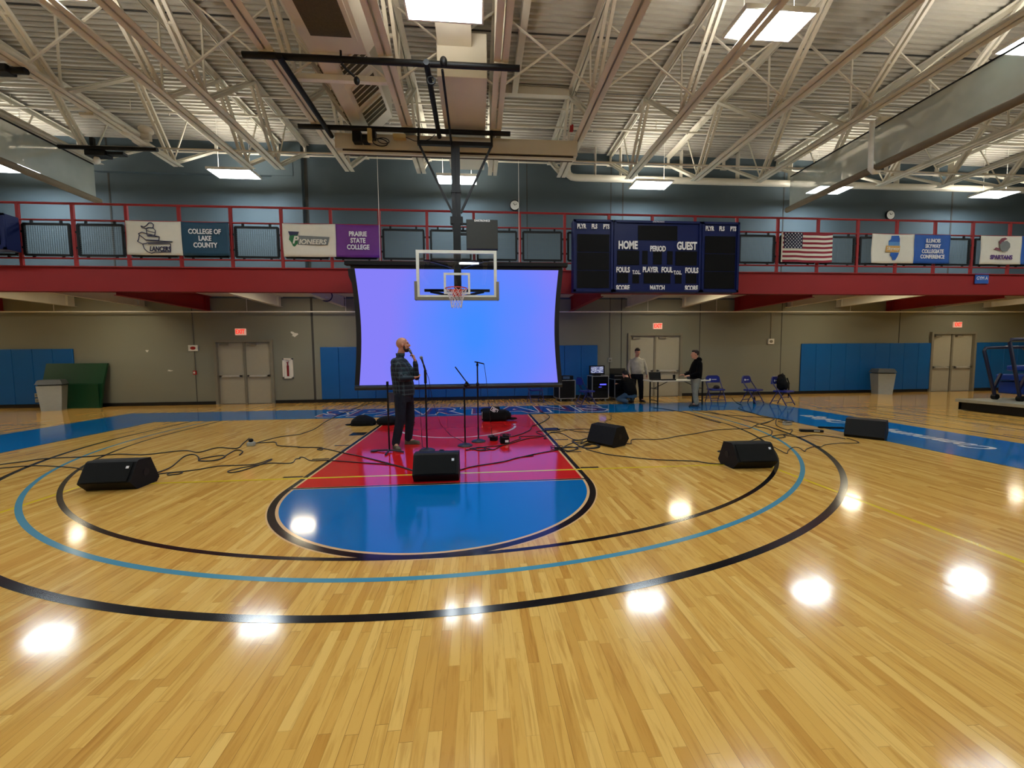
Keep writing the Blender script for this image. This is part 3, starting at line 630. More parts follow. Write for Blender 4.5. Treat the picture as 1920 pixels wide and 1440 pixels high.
em = N.new('ShaderNodeEmission'); L.new(cr.outputs[0], em.inputs[0]); em.inputs[1].default_value = 1.0; ou = N.new('ShaderNodeOutputMaterial'); L.new(em.outputs[0], ou.inputs[0])
def strip(b, fa, fb_, y0, y1):
    vs = []; fs = []
    for z in zs:
        for X in (fa(z), fb_(z)):
            for y in (y0, y1): vs.append((X, y, z))
    for i in range(16):
        k = 4*i; fs += [(k, k+4, k+6, k+2), (k+1, k+3, k+7, k+5), (k, k+1, k+5, k+4), (k+2, k+6, k+7, k+3)]
    b.add(vs, fs+[(0, 2, 3, 1), (64, 65, 67, 66)])
b = MB(); strip(b, lambda z: -hw(z), hw, -.004, .004); b.build('screen_surface', m, t)
b = MB(); strip(b, lambda z: -hw(z)-.12-(.05*(z > 3.5)), lambda z: -hw(z), -.003, .005); strip(b, hw, lambda z: hw(z)+.12, -.003, .005); b.span((-2.65, -.003, 3.75), (2.65, .005, 3.86)); b.build('black_border', mat('black_screen_border', (20, 19, 18), .8), t)
b = MB(); b.span((-2.78, -.07, 3.83), (2.78, .08, 3.93), bev=.01); b.build('top_case', M_BLACK, t)
b = MB(); b.cyl((-2.64, 0, .79), (2.64, 0, .79), .06); b.build('bottom_bar', mat('dark_grey_bar', (36, 36, 36), .5), t)
for X in (-1.95, 1.55):
    b = MB(); b.cyl((X, .1, 3.93), (X, .12, 6.5), .006, n=6); b.build('suspension_wire', M_WHITE, t)
# ------------------------------------------------------------ scoreboards
t = thing('scoreboard', 'wide blue basketball scoreboard reading HOME and GUEST on the track railing', 'scoreboard', (5.27, 1.55, 0))
def sboard(t, x0, x1, z0=3.24, z1=5.1, nm='centre_panel'):
    b = MB(); b.span((x0, 0, z0), (x1, .25, z1), bev=.012)
    for a, c in (((x0, -.04, z0), (x0+.06, 0, z1)), ((x1-.06, -.04, z0), (x1, 0, z1)), ((x0, -.04, z0), (x1, 0, z0+.06)), ((x0, -.04, z1-.06), (x1, 0, z1))): b.span(a, c)
    return b.build(nm, M_SBLUE, t)
def disp(p, rects):
    for x0, x1, z0, z1 in rects:
        b = MB(); b.span((x0, -.012, z0), (x1, 0, z1)); b.build('display', M_GLASSDK, p)
c = sboard(t, -1.2, 1.2); disp(c, [(-.54, .54, 4.6, 4.98), (-1.1, -.5, 3.95, 4.32), (-.42, -.27, 3.97, 4.32), (-.12, .12, 3.97, 4.3), (.27, .42, 3.97, 4.32), (.5, 1.1, 3.95, 4.32), (-1.1, -.8, 3.47, 3.73), (-.68, -.5, 3.47, 3.7), (-.37, .37, 3.47, 3.74), (.5, .68, 3.47, 3.7), (.8, 1.1, 3.47, 3.73)])
for s, X, z, k in (('HOME', -.82, 4.45, .25), ('GUEST', .8, 4.45, .25), ('PERIOD', 0, 4.37, .17), ('FOULS', -.95, 3.81, .17), ('T.O.L.', -.58, 3.75, .12), ('PLAYER', -.2, 3.82, .17), ('FOUL', .26, 3.82, .17), ('T.O.L.', .56, 3.75, .12), ('FOULS', .95, 3.81, .17), ('SCORE', -.95, 3.34, .16), ('MATCH', 0, 3.34, .16), ('SCORE', .95, 3.34, .16)):
    text(s, 'lettering', M_LETTER, t, (X, -.03, z), k*1.12, sx=.66, off=k*.045)
text('DAKTRONICS', 'lettering', M_LETTER, t, (0, -.045, 5.07), .05, depth=.002)
for s in (-1, 1):
    x0, x1 = (-2.28, -1.22) if s < 0 else (1.22, 2.28); c = sboard(t, x0, x1, nm='player_panel'); m_ = (x0+x1)/2
    disp(c, [(x0+.1, x1-.1, 3.34+k*.47, 3.79+k*.47) for k in range(3)])
    for l, dx in (('PLYR', -.32), ('FLS', .02), ('PTS', .34)): text(l, 'lettering', M_LETTER, t, (m_+dx, -.03, 4.92), .16, sx=.66, off=.007)
t = thing('scoreboard', 'blue scoreboard cut off by the left edge, only its GUEST end in view', 'scoreboard', (-11.6, 1.45, 0))
b = MB(); b.span((-1.2, 0, 4.14), (1.18, .3, 4.96), bev=.012); b.span((-1.2, -.03, 4.14), (1.18, 0, 4.19)); b.span((-1.2, -.03, 4.91), (1.18, 0, 4.96)); b.span((1.12, -.03, 4.14), (1.18, 0, 4.96)); c = b.build('case', M_SBLUE, t); disp(c, [(.3, 1.05, 4.25, 4.6), (-1.1, -.4, 4.25, 4.6)])
text('GUEST', 'lettering', M_LETTER, t, (.84, -.04, 4.74), .24, sx=.66, off=.01); text('HOME', 'lettering', M_LETTER, t, (-.75, -.03, 4.76), .2, sx=.75, off=.004)
for X in (-12.5, -10.6, 3.4, 5.27, 7.1):
    t_ = [o for o in bpy.data.objects if o.name.startswith('scoreboard') and (o.location.x < 0) == (X < 0)][0]
    for z in (4.18, 4.9): b = MB(); y0 = .28 if X < 0 else .24; b.span((X-t_.location.x-.03, y0, z), (X-t_.location.x+.03, YT-.02-t_.location.y, z+.05)); b.build('rail_bracket', M_BLACK, t_)
# ------------------------------------------------------------ banners and flag
def cloth(name, x0, x1, z0, z1, m, parent, y=0, wav=.012, seed=0, nx=24, nz=10):
    b = MB(); vs = []; fs = []
    for d in (0, .006):
        for i in range(nx+1):
            for j in range(nz+1):
                u, v = i/nx, j/nz; X = x0+(x1-x0)*u; Z = z0+(z1-z0)*v
                Y = y+wav*math.sin(u*9+seed+v*1.5)*(1.1-v)+wav*.6*math.sin(v*6+u*4+seed); Z -= .012*math.sin(u*PI)*(1 if v > .5 else .3)
                vs.append((X, Y+d, Z))
    K = (nx+1)*(nz+1)
    for i in range(nx):
        for j in range(nz):
            a = i*(nz+1)+j; fs += [(a, a+nz+1, a+nz+2, a+1), (K+a, K+a+1, K+a+nz+2, K+a+nz+1)]
    for j in range(nz): fs += [(j, j+1, K+j+1, K+j), (nx*(nz+1)+j, K+nx*(nz+1)+j, K+nx*(nz+1)+j+1, nx*(nz+1)+j+1)]
    for i in range(nx): a = i*(nz+1); c = a+nz+1; fs += [(a, K+a, K+c, c), (a+nz, c+nz, K+c+nz, K+a+nz)]
    b.add(vs, fs, 0, True); return b.build(name, m, parent)
M_TEAL = mat('teal_banner_cloth', (22, 68, 92), .55); M_PURP = mat('purple_banner_cloth', (104, 38, 128), .6); M_BBL = mat('blue_banner_cloth', (30, 88, 170), .6); M_INK = mat('dark_print_ink', (44, 46, 78), .7)
M_GRN = mat('green_print_ink', (40, 110, 66), .7); M_GREY = mat('grey_print_ink', (120, 124, 122), .7); M_MAR = mat('maroon_print_ink', (130, 66, 78), .7); M_GOLD = mat('gold_print_ink', (205, 160, 84), .7); M_SKYB = mat('sky_blue_print_ink', (84, 140, 196), .7); M_PBL = mat('blue_print_ink', (36, 92, 172), .7)
YBN = YT-.11
def pls(b, pts, w, y=-.022):  # polyline of ink
    for a, c in zip(pts[:-1], pts[1:]): b.bar((a[0], y, a[1]), (c[0], y, c[1]), .008, w)
def banner(label, x, xm, x1, mr_, lines, size, z0=4.13, z1=4.95):
    t = thing('banner', label, 'banner', (x, YBN, 0)); cloth('logo_panel', 0, xm-x, z0, z1, M_FABW, t, seed=x); cloth('name_panel', xm-x, x1-x, z0, z1, mr_, t, seed=x+3)
    text(lines, 'lettering', M_LETTER, t, ((xm+x1)/2-x, -.024, (z0+z1)/2), size, sx=.8, off=.005, depth=.003); return t
t = banner('white and teal banner reading COLLEGE OF LAKE COUNTY, with a line-drawn knight logo', -8.09, -6.82, -5.7, M_TEAL, 'COLLEGE OF\nLAKE\nCOUNTY', .165)
b = MB(); S = lambda pts: [(.22+u*1.0/ 900*1.0, 4.95-.83*(v-125)/545) for u, v in pts]
def q(pts): return [((u-170)/880*1.28, 4.95-.82*(v-140)/525) for u, v in pts]
pls(b, q([(420, 222), (440, 250), (500, 262), (540, 245), (610, 250), (620, 200), (590, 172), (550, 172), (510, 215), (470, 238), (420, 222)]), .02)
pls(b, q([(500, 262), (510, 370), (630, 360), (645, 290), (610, 250)]), .014); pls(b, q([(500, 290), (645, 325)]), .012)
pls(b, q([(510, 375), (700, 385), (690, 440), (480, 435), (440, 400), (385, 360), (375, 340), (430, 318), (510, 340), (700, 385)]), .018)
pls(b, q([(385, 360), (370, 430), (350, 460), (430, 500), (520, 480), (905, 460), (700, 450), (480, 440)]), .018)
pls(b, q([(430, 500), (450, 570), (500, 620), (560, 640), (620, 622), (865, 618), (870, 490), (520, 495)]), .018)
b.build('logo', M_INK, t); text('LANCERS', 'logo_lettering', M_INK, t, (.77, -.024, 4.27), .16, sx=.72, shear=.15, off=.004)
t = banner('white and purple banner reading PRAIRIE STATE COLLEGE, with a green Pioneers logo', -4.42, -3.115, -2.01, M_PURP, 'PRAIRIE\nSTATE\nCOLLEGE', .165)
def q(pts): return [((u-120)/925*1.3, 4.95-.82*(v-195)/575) for u, v in pts]
b = MB(); b.prism(q([(395, 405), (940, 425), (905, 565), (380, 565)]), -.02, -.016, 'xz'); b.build('logo', M_GREY, t)
b = MB(); b.prism(q([(250, 410), (385, 395), (385, 540), (330, 600), (300, 590), (270, 520), (235, 480)]), -.024, -.018, 'xz'); b.build('logo', M_GRN, t)
b = MB(); b.prism(q([(225, 335), (410, 340), (385, 410), (250, 410)]), -.022, -.017, 'xz'); b.build('logo', M_INK, t)
text('P', 'logo_lettering', M_FABW, t, (.31, -.03, 4.53), .25, shear=.25, off=.008); text('IONEERS', 'logo_lettering', M_FABW, t, (.735, -.03, 4.49), .17, sx=1.0, shear=.2, off=.004)
t = banner('white and blue banner reading ILLINOIS SKYWAY COLLEGIATE CONFERENCE, with a state outline', 11.71, 13.04, 14.17, M_BBL, 'ILLINOIS\nSKYWAY\nCOLLEGIATE\nCONFERENCE', .15)
def q(pts): return [((u-165)/480*1.33, 4.95-.82*(v-125)/325) for u, v in pts]
b = MB(); b.prism(q([(375, 148), (458, 145), (470, 180), (470, 245), (345, 245), (345, 205), (372, 185)]), -.02, -.016, 'xz'); b.build('logo', M_PBL, t)
b = MB(); b.prism(q([(345, 215), (470, 215), (472, 262), (345, 262)]), -.022, -.019, 'xz'); b.build('logo', M_SKYB, t)
b = MB(); b.prism(q([(375, 335), (468, 335), (455, 375), (430, 418), (400, 420), (390, 385), (370, 370)]), -.02, -.016, 'xz'); b.build('logo', M_PBL, t)
b = MB(); b.prism(q([(320, 258), (475, 258), (470, 328), (315, 328)]), -.026, -.019, 'xz'); b.build('logo', M_GOLD, t); text('Skyway', 'logo_lettering', M_FABW, t, (.63, -.03, 4.53), .13, shear=.2)
t = banner('white and blue banner with a maroon helmet logo and SPARTANS, by the right edge', 15.17, 16.5, 17.6, M_BBL, 'ELGIN\nCOMMUNITY\nCOLLEGE', .15)
def q(pts): return [((u-1385)/450*1.33, 4.95-.82*(v-145)/315) for u, v in pts]
b = MB(); b.prism(q([(1575, 215), (1600, 175), (1640, 165), (1665, 180), (1630, 200), (1610, 240), (1590, 250)]), -.02, -.016, 'xz'); b.prism(q([(1520, 300), (1545, 275), (1585, 285), (1600, 320), (1560, 300)]), -.02, -.016, 'xz')
b.build('logo', M_MAR, t)
b = MB(); b.prism(q([(1620, 210), (1660, 200), (1695, 230), (1700, 270), (1670, 318), (1620, 322), (1590, 290), (1585, 245), (1605, 215)]), -.024, -.018, 'xz'); b.build('logo', M_GREY, t)
text('SPARTANS', 'logo_lettering', mat('purple_print_ink', (92, 60, 120), .7), t, (.66, -.025, 4.32), .17, sx=.9, off=.006)
# flag
t = thing('american_flag', 'American flag with stars and stripes hanging flat on the track railing', 'flag', (9.0, YBN, 0)); fw_, fz0, fz1 = 1.51, 4.13, 4.94; hh = (fz1-fz0)/13
M_FR = mat('flag_red', (140, 22, 44), .7); M_FB = mat('flag_blue', (16, 20, 56), .7)
def fy(u, v): return .016*math.sin(u*6+v)+.01*math.sin(u*11)
b = MB(); nx = 30
for k in range(13):
    z0 = fz0+k*hh; vs = []; fs = []
    for i in range(nx+1):
        X = fw_*i/nx; dz = .022*math.sin(X*4.2+.4)*X/fw_
        for z in (z0, z0+hh):
            for d in (0, .005): vs.append((X, fy(X, z)+d, z+dz))
    for i in range(nx): a = 4*i; fs += [(a, a+4, a+6, a+2), (a+1, a+3, a+7, a+5)]
    b.add(vs, fs, 0 if k % 2 == 0 else 1, True)
b.build('stripes', [M_FR, M_FABW], t)
b = MB(); cw = .58; vs = []; fs = []
for i in range(13):
    X = .03+cw*i/12; dz = .022*math.sin(X*4.2+.4)*X/fw_
    for z in (fz1-7*hh, fz1):
        for d in (-.004, -.001): vs.append((X, fy(X, z)+d, z+dz))
for i in range(12): a = 4*i; fs += [(a, a+4, a+6, a+2), (a+1, a+3, a+7, a+5), (a+2, a+6, a+7, a+3)]
b.add(vs, fs, 0, True); can = b.build('canton', M_FB, t)
b = MB()
for r_ in range(9):
    for c_ in range(6 if r_ % 2 == 0 else 5):
        X = .03+cw*((c_+.5)/6 if r_ % 2 == 0 else (c_+1)/6); z = fz1-7*hh*(r_+.6)/9.2+.022*math.sin(X*4.2+.4)*X/fw_; y = fy(X, z)-.008; pts = []
        for a in range(10): R_ = .026 if a % 2 == 0 else .011; pts.append((X+R_*math.sin(a*PI/5), z+R_*math.cos(a*PI/5)))
        b.prism(pts, y-.002, y, 'xz')
b.build('stars', M_LETTER, can)
b = MB(); b.span((-.03, -.004, fz0), (.01, .008, fz1+.01)); b.build('header_strip', M_FABW, t)
t = thing('gym_sign', 'small blue sign reading GYM A on the red track beam', 'sign', (15.38, YT-.03, 3.73)); b = MB(); b.span((-.22, -.008, -.15), (.22, .008, .15)); b.build('plate', M_BBL, t); text('GYM A', 'lettering', M_LETTER, t, (0, -.011, 0), .14, sx=.85)
# ------------------------------------------------------------ things on the far wall
def exit_sign(x, z, l, back=False):
    t = thing('exit_sign', l, 'exit sign', (x, 5.5, z))
    b = MB(); b.span((-.17, -.07, -.11), (.17, -.01, .11), bev=.008); b.build('case', mat('exit_sign_face', (236, 205, 190), .5, emit=(255, 190, 165), es=.35), t)
    b = MB(); b.span((-.03, -.05, .11), (.03, 0, .15)); b.build('mount', M_DFRAME, t)
    text('EXIT', 'lettering', mat('exit_red', (225, 45, 30), .5, emit=(255, 60, 40), es=.8), t, (0, -.074, 0), .2, sx=.72, off=.006)
exit_sign(-7.58, 2.47, 'lit red EXIT sign over the left pair of doors'); exit_sign(7.09, 2.62, 'lit red EXIT sign over the doors behind the folding table'); exit_sign(19.35, 2.64, 'lit red EXIT sign over the third pair of doors by the bleacher')
t = thing('fire_extinguisher_cabinet', 'white cabinet with a red fire extinguisher, right of the left doors', 'fire extinguisher', (-6.1, 5.5, 1.21))
b = MB()
for a, c in (((-.17, -.05, -.35), (-.12, 0, .35)), ((.12, -.05, -.35), (.17, 0, .35)), ((-.17, -.05, .3), (.17, 0, .35)), ((-.17, -.05, -.35), (.17, 0, -.3))): b.span(a, c)
b.span((-.12, -.01, -.3), (.12, 0, .3)); b.build('cabinet', M_WHITE, t)
b = MB(); b.cyl((0, -.03, -.27), (0, -.03, .1), .035); b.cyl((0, -.03, .1), (0, -.03, .2), .02); b.bar((-.04, -.03, .2), (.04, -.03, .23), .03, .02); b.build('extinguisher', mat('extinguisher_red', (130, 18, 16), .3), t)
def wallbox(name, label, cat, x, z, w, h, m, lens=None, cond=3.1, cx=0):
    t = thing(name, label, cat, (x, 5.5, z)); b = MB(); b.span((-w/2, -.06, -h/2), (w/2, -.006, h/2), bev=.006); b.build('body', m, t)
    if lens: b = MB(); b.ell((0, -.06, 0), (w*.3, .02, h*.28)); b.build('lens', lens, t)
    if cond: b = MB(); b.cyl((cx, -.02, h/2), (cx, -.02, cond-z), .011, n=6); b.build('conduit', M_DFRAME, t)
    return t
M_REDP = mat('fire_alarm_red', (170, 28, 26), .4)
wallbox('fire_alarm_strobe', 'white fire alarm strobe with conduit, left of the left doors', 'fire alarm', -9.13, 1.93, .3, .2, M_WHITE, M_REDP)
wallbox('fire_alarm_pull', 'small red fire alarm pull box under the white strobe', 'fire alarm', -9.13, 1.1, .1, .14, M_REDP, M_WHITE, .78+1.1-.06)
wallbox('wall_speaker_box', 'grey wall box on a conduit above the third road case', 'wall box', 5.3, 1.39, .14, .16, M_GREYP, M_DFRAME)
wallbox('wall_speaker_box', 'white square wall horn on a conduit, right of the folding table', 'wall box', 11.56, 2.03, .24, .2, M_WHITE, M_DFRAME)
wallbox('power_outlet', 'grey outlet on the wall between the first and second blue chairs', 'outlet', 9.15, .55, .12, .16, M_GREYP, M_DFRAME, None)
for z, n in ((.42, 'upper'), (.25, 'lower')):
    t = wallbox('power_outlet', '%s small pale outlet on the blue pads left of the green mat' % n, 'outlet', -14.0, z, .15, .13, M_GREYP, M_DFRAME, None); t.location.y = 5.44
for x, z, l in ((1.82, 6.85, 'round wall clock on the dark wall right of the hoop mast'), (16.2, 6.8, 'round wall clock on the blue wall above the Illinois banner')):
    t = thing('wall_clock', l, 'clock', (x, 5.49, z)); b = MB(); b.cyl((0, -.06, 0), (0, 0, 0), .18, n=28); b.build('case', M_BLACK, t)
    b = MB(); b.cyl((0, -.066, 0), (0, -.058, 0), .155, n=28); b.build('dial', M_WHITE, t); b = MB(); b.bar((0, -.07, 0), (.08, -.07, .05), .006, .014); b.bar((0, -.07, 0), (-.05, -.07, .06), .006, .018); b.build('hand', M_BLACK, t)
for k, (x, z, w, h) in enumerate(((-10.62, 1.84, .06, .08), (-5.86, 2.38, .16, .14), (-9.95, 1.18, .12, .03))):
    b = MB(); pts = [(x+w*math.cos(a)*(.6+.4*math.sin(3*a+k)), z+h*math.sin(a)*(.7+.3*math.cos(2*a+k))) for a in [2*PI*i/14 for i in range(14)]]; b.prism(pts, 5.494, 5.4985, 'xz'); tag(b.build('wall_scuff', M_WHITE), kind='structure')
t = thing('blue_hose_reel', 'coiled dark blue cable hung on a beam under the track, left of the screen', 'coil', (-4.12, 3.9, 3.45)); b = MB()
for k in range(4): b.torus((0, -.05-.02*k, 0), .15+.008*k, .018, axis='y')
b.build('coil', mat('navy_hose', (22, 26, 70), .5), t); b = MB(); b.cyl((0, -.12, -.05), (0, 0, -.05), .03); b.build('hook', M_WHITE, t)
# green mat, bins
t = thing('gym_mat', 'folded dark green gym mat leaning on the wall behind the left bin', 'mat', (-12.6, 5.06, 0))
b = MB(); b.add([(-.98, 0, 0), (.78, 0, 0), (-1.02, .3, 1.46), (.83, .3, 1.45), (-.98, .06, 0), (.78, .06, 0), (-1.02, .36, 1.46), (.83, .36, 1.45), (-1.0, .1, .8), (.82, .1, .8), (-1.0, .17, .8), (.82, .17, .8)], [(0, 1, 9, 8), (8, 9, 3, 2), (5, 4, 10, 11), (11, 10, 6, 7), (2, 3, 7, 6), (0, 4, 5, 1), (0, 8, 10, 4), (8, 2, 6, 10), (1, 5, 11, 9), (9, 11, 7, 3)]); b.build('outer_fold', mat('green_vinyl', (10, 62, 36), .45, var=.1), t)
b = MB(); b.span((-.3, -.02, .0), (.76, .0, .78)); b.build('inner_fold', mat('green_vinyl', (10, 62, 36), .45), t)
def bin_(l, loc, rz):
    t = thing('trash_can', l, 'trash can', loc, rz); b = MB(); w0, w1 = .22, .275
    vs = [(s*w0, r_*w0, 0) for s, r_ in ((-1, -1), (1, -1), (1, 1), (-1, 1))]+[(s*w1, r_*w1, .78) for s, r_ in ((-1, -1), (1, -1), (1, 1), (-1, 1))]
    b.add(vs, [(0, 1, 5, 4), (1, 2, 6, 5), (2, 3, 7, 6), (3, 0, 4, 7), (3, 2, 1, 0), (4, 5, 6, 7)]); b.build('bin', M_GREYP, t)
    b = MB(); w = .27; b.box((0, 0, .8), (w*1.8, w*1.8, .03)); b.build('rim_gap', M_BLACK, t); b = MB(); vs = [(s*.3, r_*.3, .815) for s, r_ in ((-1, -1), (1, -1), (1, 1), (-1, 1))]+[(s*.24, r_*.24, .96) for s, r_ in ((-1, -1), (1, -1), (1, 1), (-1, 1))]
    b.add(vs, [(0, 1, 5, 4), (1, 2, 6, 5), (2, 3, 7, 6), (3, 0, 4, 7), (3, 2, 1, 0), (4, 5, 6, 7)]); b.build('lid', mat('dark_grey_lid', (92, 96, 98), .5), t)
bin_('grey plastic bin with hooded lid in front of the green mat', (-12.82, 4.66, 0), .5); bin_('grey plastic bin with hooded lid against the blue pads on the right', (15.75, 5.0, 0), -.35)
t = thing('waste_basket', 'small grey waste basket on the wall base, seen just left of the standing man', 'waste basket', (-2.6, 5.25, 0)); b = MB(); b.lathe([(.1, 0), (.13, .32), (.14, .33)]); b.build('basket', mat('slate_plastic', (80, 84, 98), .5), t)
# bleacher
t = thing('rolling_bleacher', 'dark blue rolled-up bleacher with tall rails on a low platform, at the right', 'bleacher', (13.3, 0, 0))
b = MB(); b.span((0, -6, .22), (3.2, .75, .3), bev=.01); b.build('platform', mat('grey_beige_laminate', (150, 146, 128), .4), t)
b = MB(); b.span((.05, -6, .02), (.1, .7, .22)); b.span((.05, .64, .02), (3, .7, .22)); b.build('skirt', M_BLACK, t)
M_NAVY = mat('navy_steel', (10, 14, 44), .4); M_SEAT = mat('blue_seat_plastic', (14, 56, 140), .35)
for y in (.45, -.05, -2.2, -4.4):
    h = 1.66 if y > .2 else 1.86
    b = MB(); b.tube([(.76, y, .4), (.36, y, h-.08), (.4, y, h), (1.0, y, h+.01), (1.5, y, h+.01), (1.6, y, h-.08), (1.65, y, 1.1)], .038, 8); b.bar((.72, y, .6), (.9, y, .98), .05, .05); b.build('rail', M_NAVY, t)
    b = MB(); b.cyl((.77, y-.05, .37), (.77, y+.05, .37), .07); b.build('caster', M_BLACK, t)
for x, z, h in ((.95, .8, .16), (1.25, 1.05, .14), (1.05, .45, .33)):
    b = MB(); b.span((x, -6, z), (x+.9, .6, z+h), bev=.03); b.build('seat_row', M_SEAT, t)
for x, z in ((1.2, .88), (1.45, 1.12)): b = MB(); b.ell((x, .61, z), (.07, .01, .025)); b.build('reflector', M_WHITE, t)
# ------------------------------------------------------------ folding chairs
M_CH = mat('blue_chair_vinyl', (20, 34, 120), .4); M_CHF = mat('blue_chair_frame', (24, 30, 92), .35)
def chair(label, loc, rz, src=[None]):
    if src[0] is not None: return dup(src[0], loc, rz, label)
    t = thing('folding_chair', label, 'chair', loc, rz, 'blue padded folding chairs'); src[0] = t
    b = MB(); b.box((0, -.02, .43), (.42, .4, .055), bev=.02); b.build('seat', M_CH, t)
    b = MB(); b.prism([(-.22, .64), (.22, .64), (.215, .8), (.17, .845), (-.17, .845), (-.215, .8)], .2, .235, 'xz'); b.build('backrest', M_CH, t)
    for s in (-1, 1):
        b = MB(); b.tube([(s*.225, -.24, .01), (s*.23, -.02, .4), (s*.23, .19, .7), (s*.21, .22, .82), (s*.15, .225, .86)], .016, 8); b.build('front_leg', M_CHF, t)
        b = MB(); b.tube([(s*.2, .26, .01), (s*.2, .05, .41)], .015, 8); b.build('rear_leg', M_CHF, t)
    b = MB(); b.cyl((-.15, .225, .86), (.15, .225, .86), .016); b.build('top_tube', M_CHF, t)
    for p, q_ in (((-.225, -.19, .1), (.225, -.19, .1)), ((-.2, .2, .12), (.2, .2, .12)), ((-.225, -.1, .26), (.225, -.1, .26))): b = MB(); b.cyl(p, q_, .013); b.build('crossbar', M_CHF, t)
    return t
c1 = chair('blue folding chair next to the folding table, a dark cap on its seat', (8.07, 3.3, 0), -.1)
b = MB(); b.cyl((-.09, .194, .74), (-.09, .2, .74), .032, n=20); b.span((-.03, .196, .73), (.12, .2, .75)); b.build('emblem', M_LETTER, c1)
chair('blue folding chair in the middle of the three, a bottle under it', (9.05, 2.9, 0), .45)
chair('blue folding chair holding a black backpack', (9.62, 2.35, 0), .4)
chair('blue folding chair turned sideways between the first two road cases', (3.85, 3.45, 0), 1.75)
chair('blue folding chair half hidden below the right end of the screen', (2.35, 4.3, 0), .2)
t = thing('cap', 'dark crumpled cap on the seat of the first blue chair', 'cap', (8.1, 3.3, .462)); b = MB(); b.ell((0, 0, .04), (.1, .09, .07)); b.ell((-.1, -.02, .02), (.07, .06, .012)); remesh(b, 'crown', mat('dark_cap_cloth', (30, 24, 22), .9), t, .01, 2)
M_BAG = mat('black_nylon', (8, 8, 9), .8, var=.3, spec=.2, scale=20, bump=.3, bscale=50)
t = thing('backpack', 'black backpack leaning in the third blue chair', 'backpack', (9.62, 2.38, .462), .4); b = MB(); b.ell((0, .02, .22), (.17, .12, .24)); b.box((0, .02, .2), (.28, .18, .34), bev=.05); b.ell((.02, -.08, .14), (.13, .08, .13)); b.ell((.03, .05, .42), (.13, .09, .06)); remesh(b, 'bag_body', M_BAG, t, .012, 3)
b = MB(); b.tube([(.15, -.05, .36), (.24, -.06, .2), (.26, -.05, -.05), (.25, -.05, -.25)], .016, 6); b.tube([(-.08, .02, .46), (0, 0, .5), (.08, .02, .46)], .012, 6); b.build('strap', M_BAG, t)
t = thing('water_bottle', 'dark bottle on the floor under the middle blue chair', 'bottle', (9.1, 2.88, 0)); b = MB(); b.lathe([(.035, 0), (.035, .17), (.015, .2), (.015, .23)]); b.build('bottle', M_BPL, t)
# ------------------------------------------------------------ folding table
t = thing('folding_table', 'white-topped folding table behind which a man in grey stands', 'table', (6.7, 3.22, 0))
b = MB(); b.box((0, 0, .745), (1.85, .75, .035), bev=.01); b.build('table_top', mat('grey_white_table_top', (200, 196, 182), .5), t)
for s in (-1, 1):
    b = MB(); b.bar((s*.72, -.28, 0), (s*.72, -.28, .73), .035, .035); b.bar((s*.72, .28, 0), (s*.72, .28, .73), .035, .035); b.bar((s*.72, -.28, .12), (s*.72, .28, .12), .025, .025); b.build('leg', M_BLACK, t)
    b = MB(); b.bar((s*.72, 0, .5), (s*.25, 0, .72), .02, .02); b.bar((s*.72, -.28, .5), (s*.72, .28, .5), .02, .02); b.build('brace', M_BLACK, t)
t = thing('laptop', 'black laptop with raised lid on the left end of the folding table', 'laptop', (6.06, 3.25, .763)); b = MB(); b.span((-.19, -.2, 0), (.19, .07, .018)); b.build('base', M_BPL, t); b = MB(); b.bar((0, .07, .02), (0, .12, .24), .38, .01); b.build('lid', M_BPL, t)
t = thing('laptop', 'dark tilted laptop at the right end of the table, behind the man in black', 'laptop', (7.38, 3.28, .763), .1); b = MB(); b.span((-.18, -.14, 0), (.2, .12, .018)); b.build('base', M_BPL, t); b = MB(); b.bar((-.05, .12, .02), (-.1, .16, .28), .32, .01); b.build('lid', mat('blue_black_lid', (26, 34, 52), .35), t)
t = thing('drink_cup', 'tall dark cup with a straw on the folding table', 'cup', (6.6, 3.15, .763)); b = MB(); b.lathe([(.032, 0), (.045, .16), (.047, .165)]); b.build('cup', M_BPL, t); b = MB(); b.cyl((.01, 0, .16), (.025, 0, .27), .004, n=6); b.build('straw', M_BPL, t)
b = MB(); b.span((-.15, -.1, 0), (.13, .1, .006)); o = b.build('paper', M_WHITE); o.location = (6.95, 3.05, .763); tag(o, 'white sheets of paper on the table beside the cup', 'paper')
b = MB(); b.span((-.25, -.08, 0), (.22, .08, .04), bev=.01); o = b.build('audio_interface', M_BPL); o.location = (6.35, 3.02, .763); tag(o, 'flat black electronic box in front of the laptop on the table', 'device')
# ------------------------------------------------------------ road cases
def case(label, loc, rz, w, d, h, open_=False):
    t = thing('road_case', label, 'road case', loc, rz); zb = .11
    b = MB(); b.span((-w/2, -d/2, zb), (w/2, d/2, h), bev=.008); b.build('body', M_BPL, t)
    b = MB(); e = .022
    for x in (-1, 1):
        for y in (-1, 1): b.bar((x*w/2, y*d/2, zb), (x*w/2, y*d/2, h), e, e)
        for z in (zb, h): b.bar((x*w/2, -d/2, z), (x*w/2, d/2, z), e, e)
    for y in (-1, 1):
        for z in (zb, h): b.bar((-w/2, y*d/2, z), (w/2, y*d/2, z), e, e)
    b.build('metal_edge', M_ALU, t)
    for x in (-1, 1):
        for y in (-1, 1):
            b = MB(); X, Yy = x*(w/2-.08), y*(d/2-.08); b.cyl((X-.015, Yy, .045), (X+.015, Yy, .045), .045, n=14); b.box((X, Yy, .098), (.07, .07, .024)); b.build('caster', M_GREYP, t)
    if open_:
        b = MB()
        for k in range(4): b.span((-w/2+.04, -d/2-.012, h-.12-.13*k), (w/2-.04, -d/2-.002, h-.03-.13*k))
        b.build('rack_unit', M_GLASSDK, t)
    return t
case('black road case with silver edges just right of the screen, a device on top', (3.42, 4.68, 0), .12, .56, .62, .72)
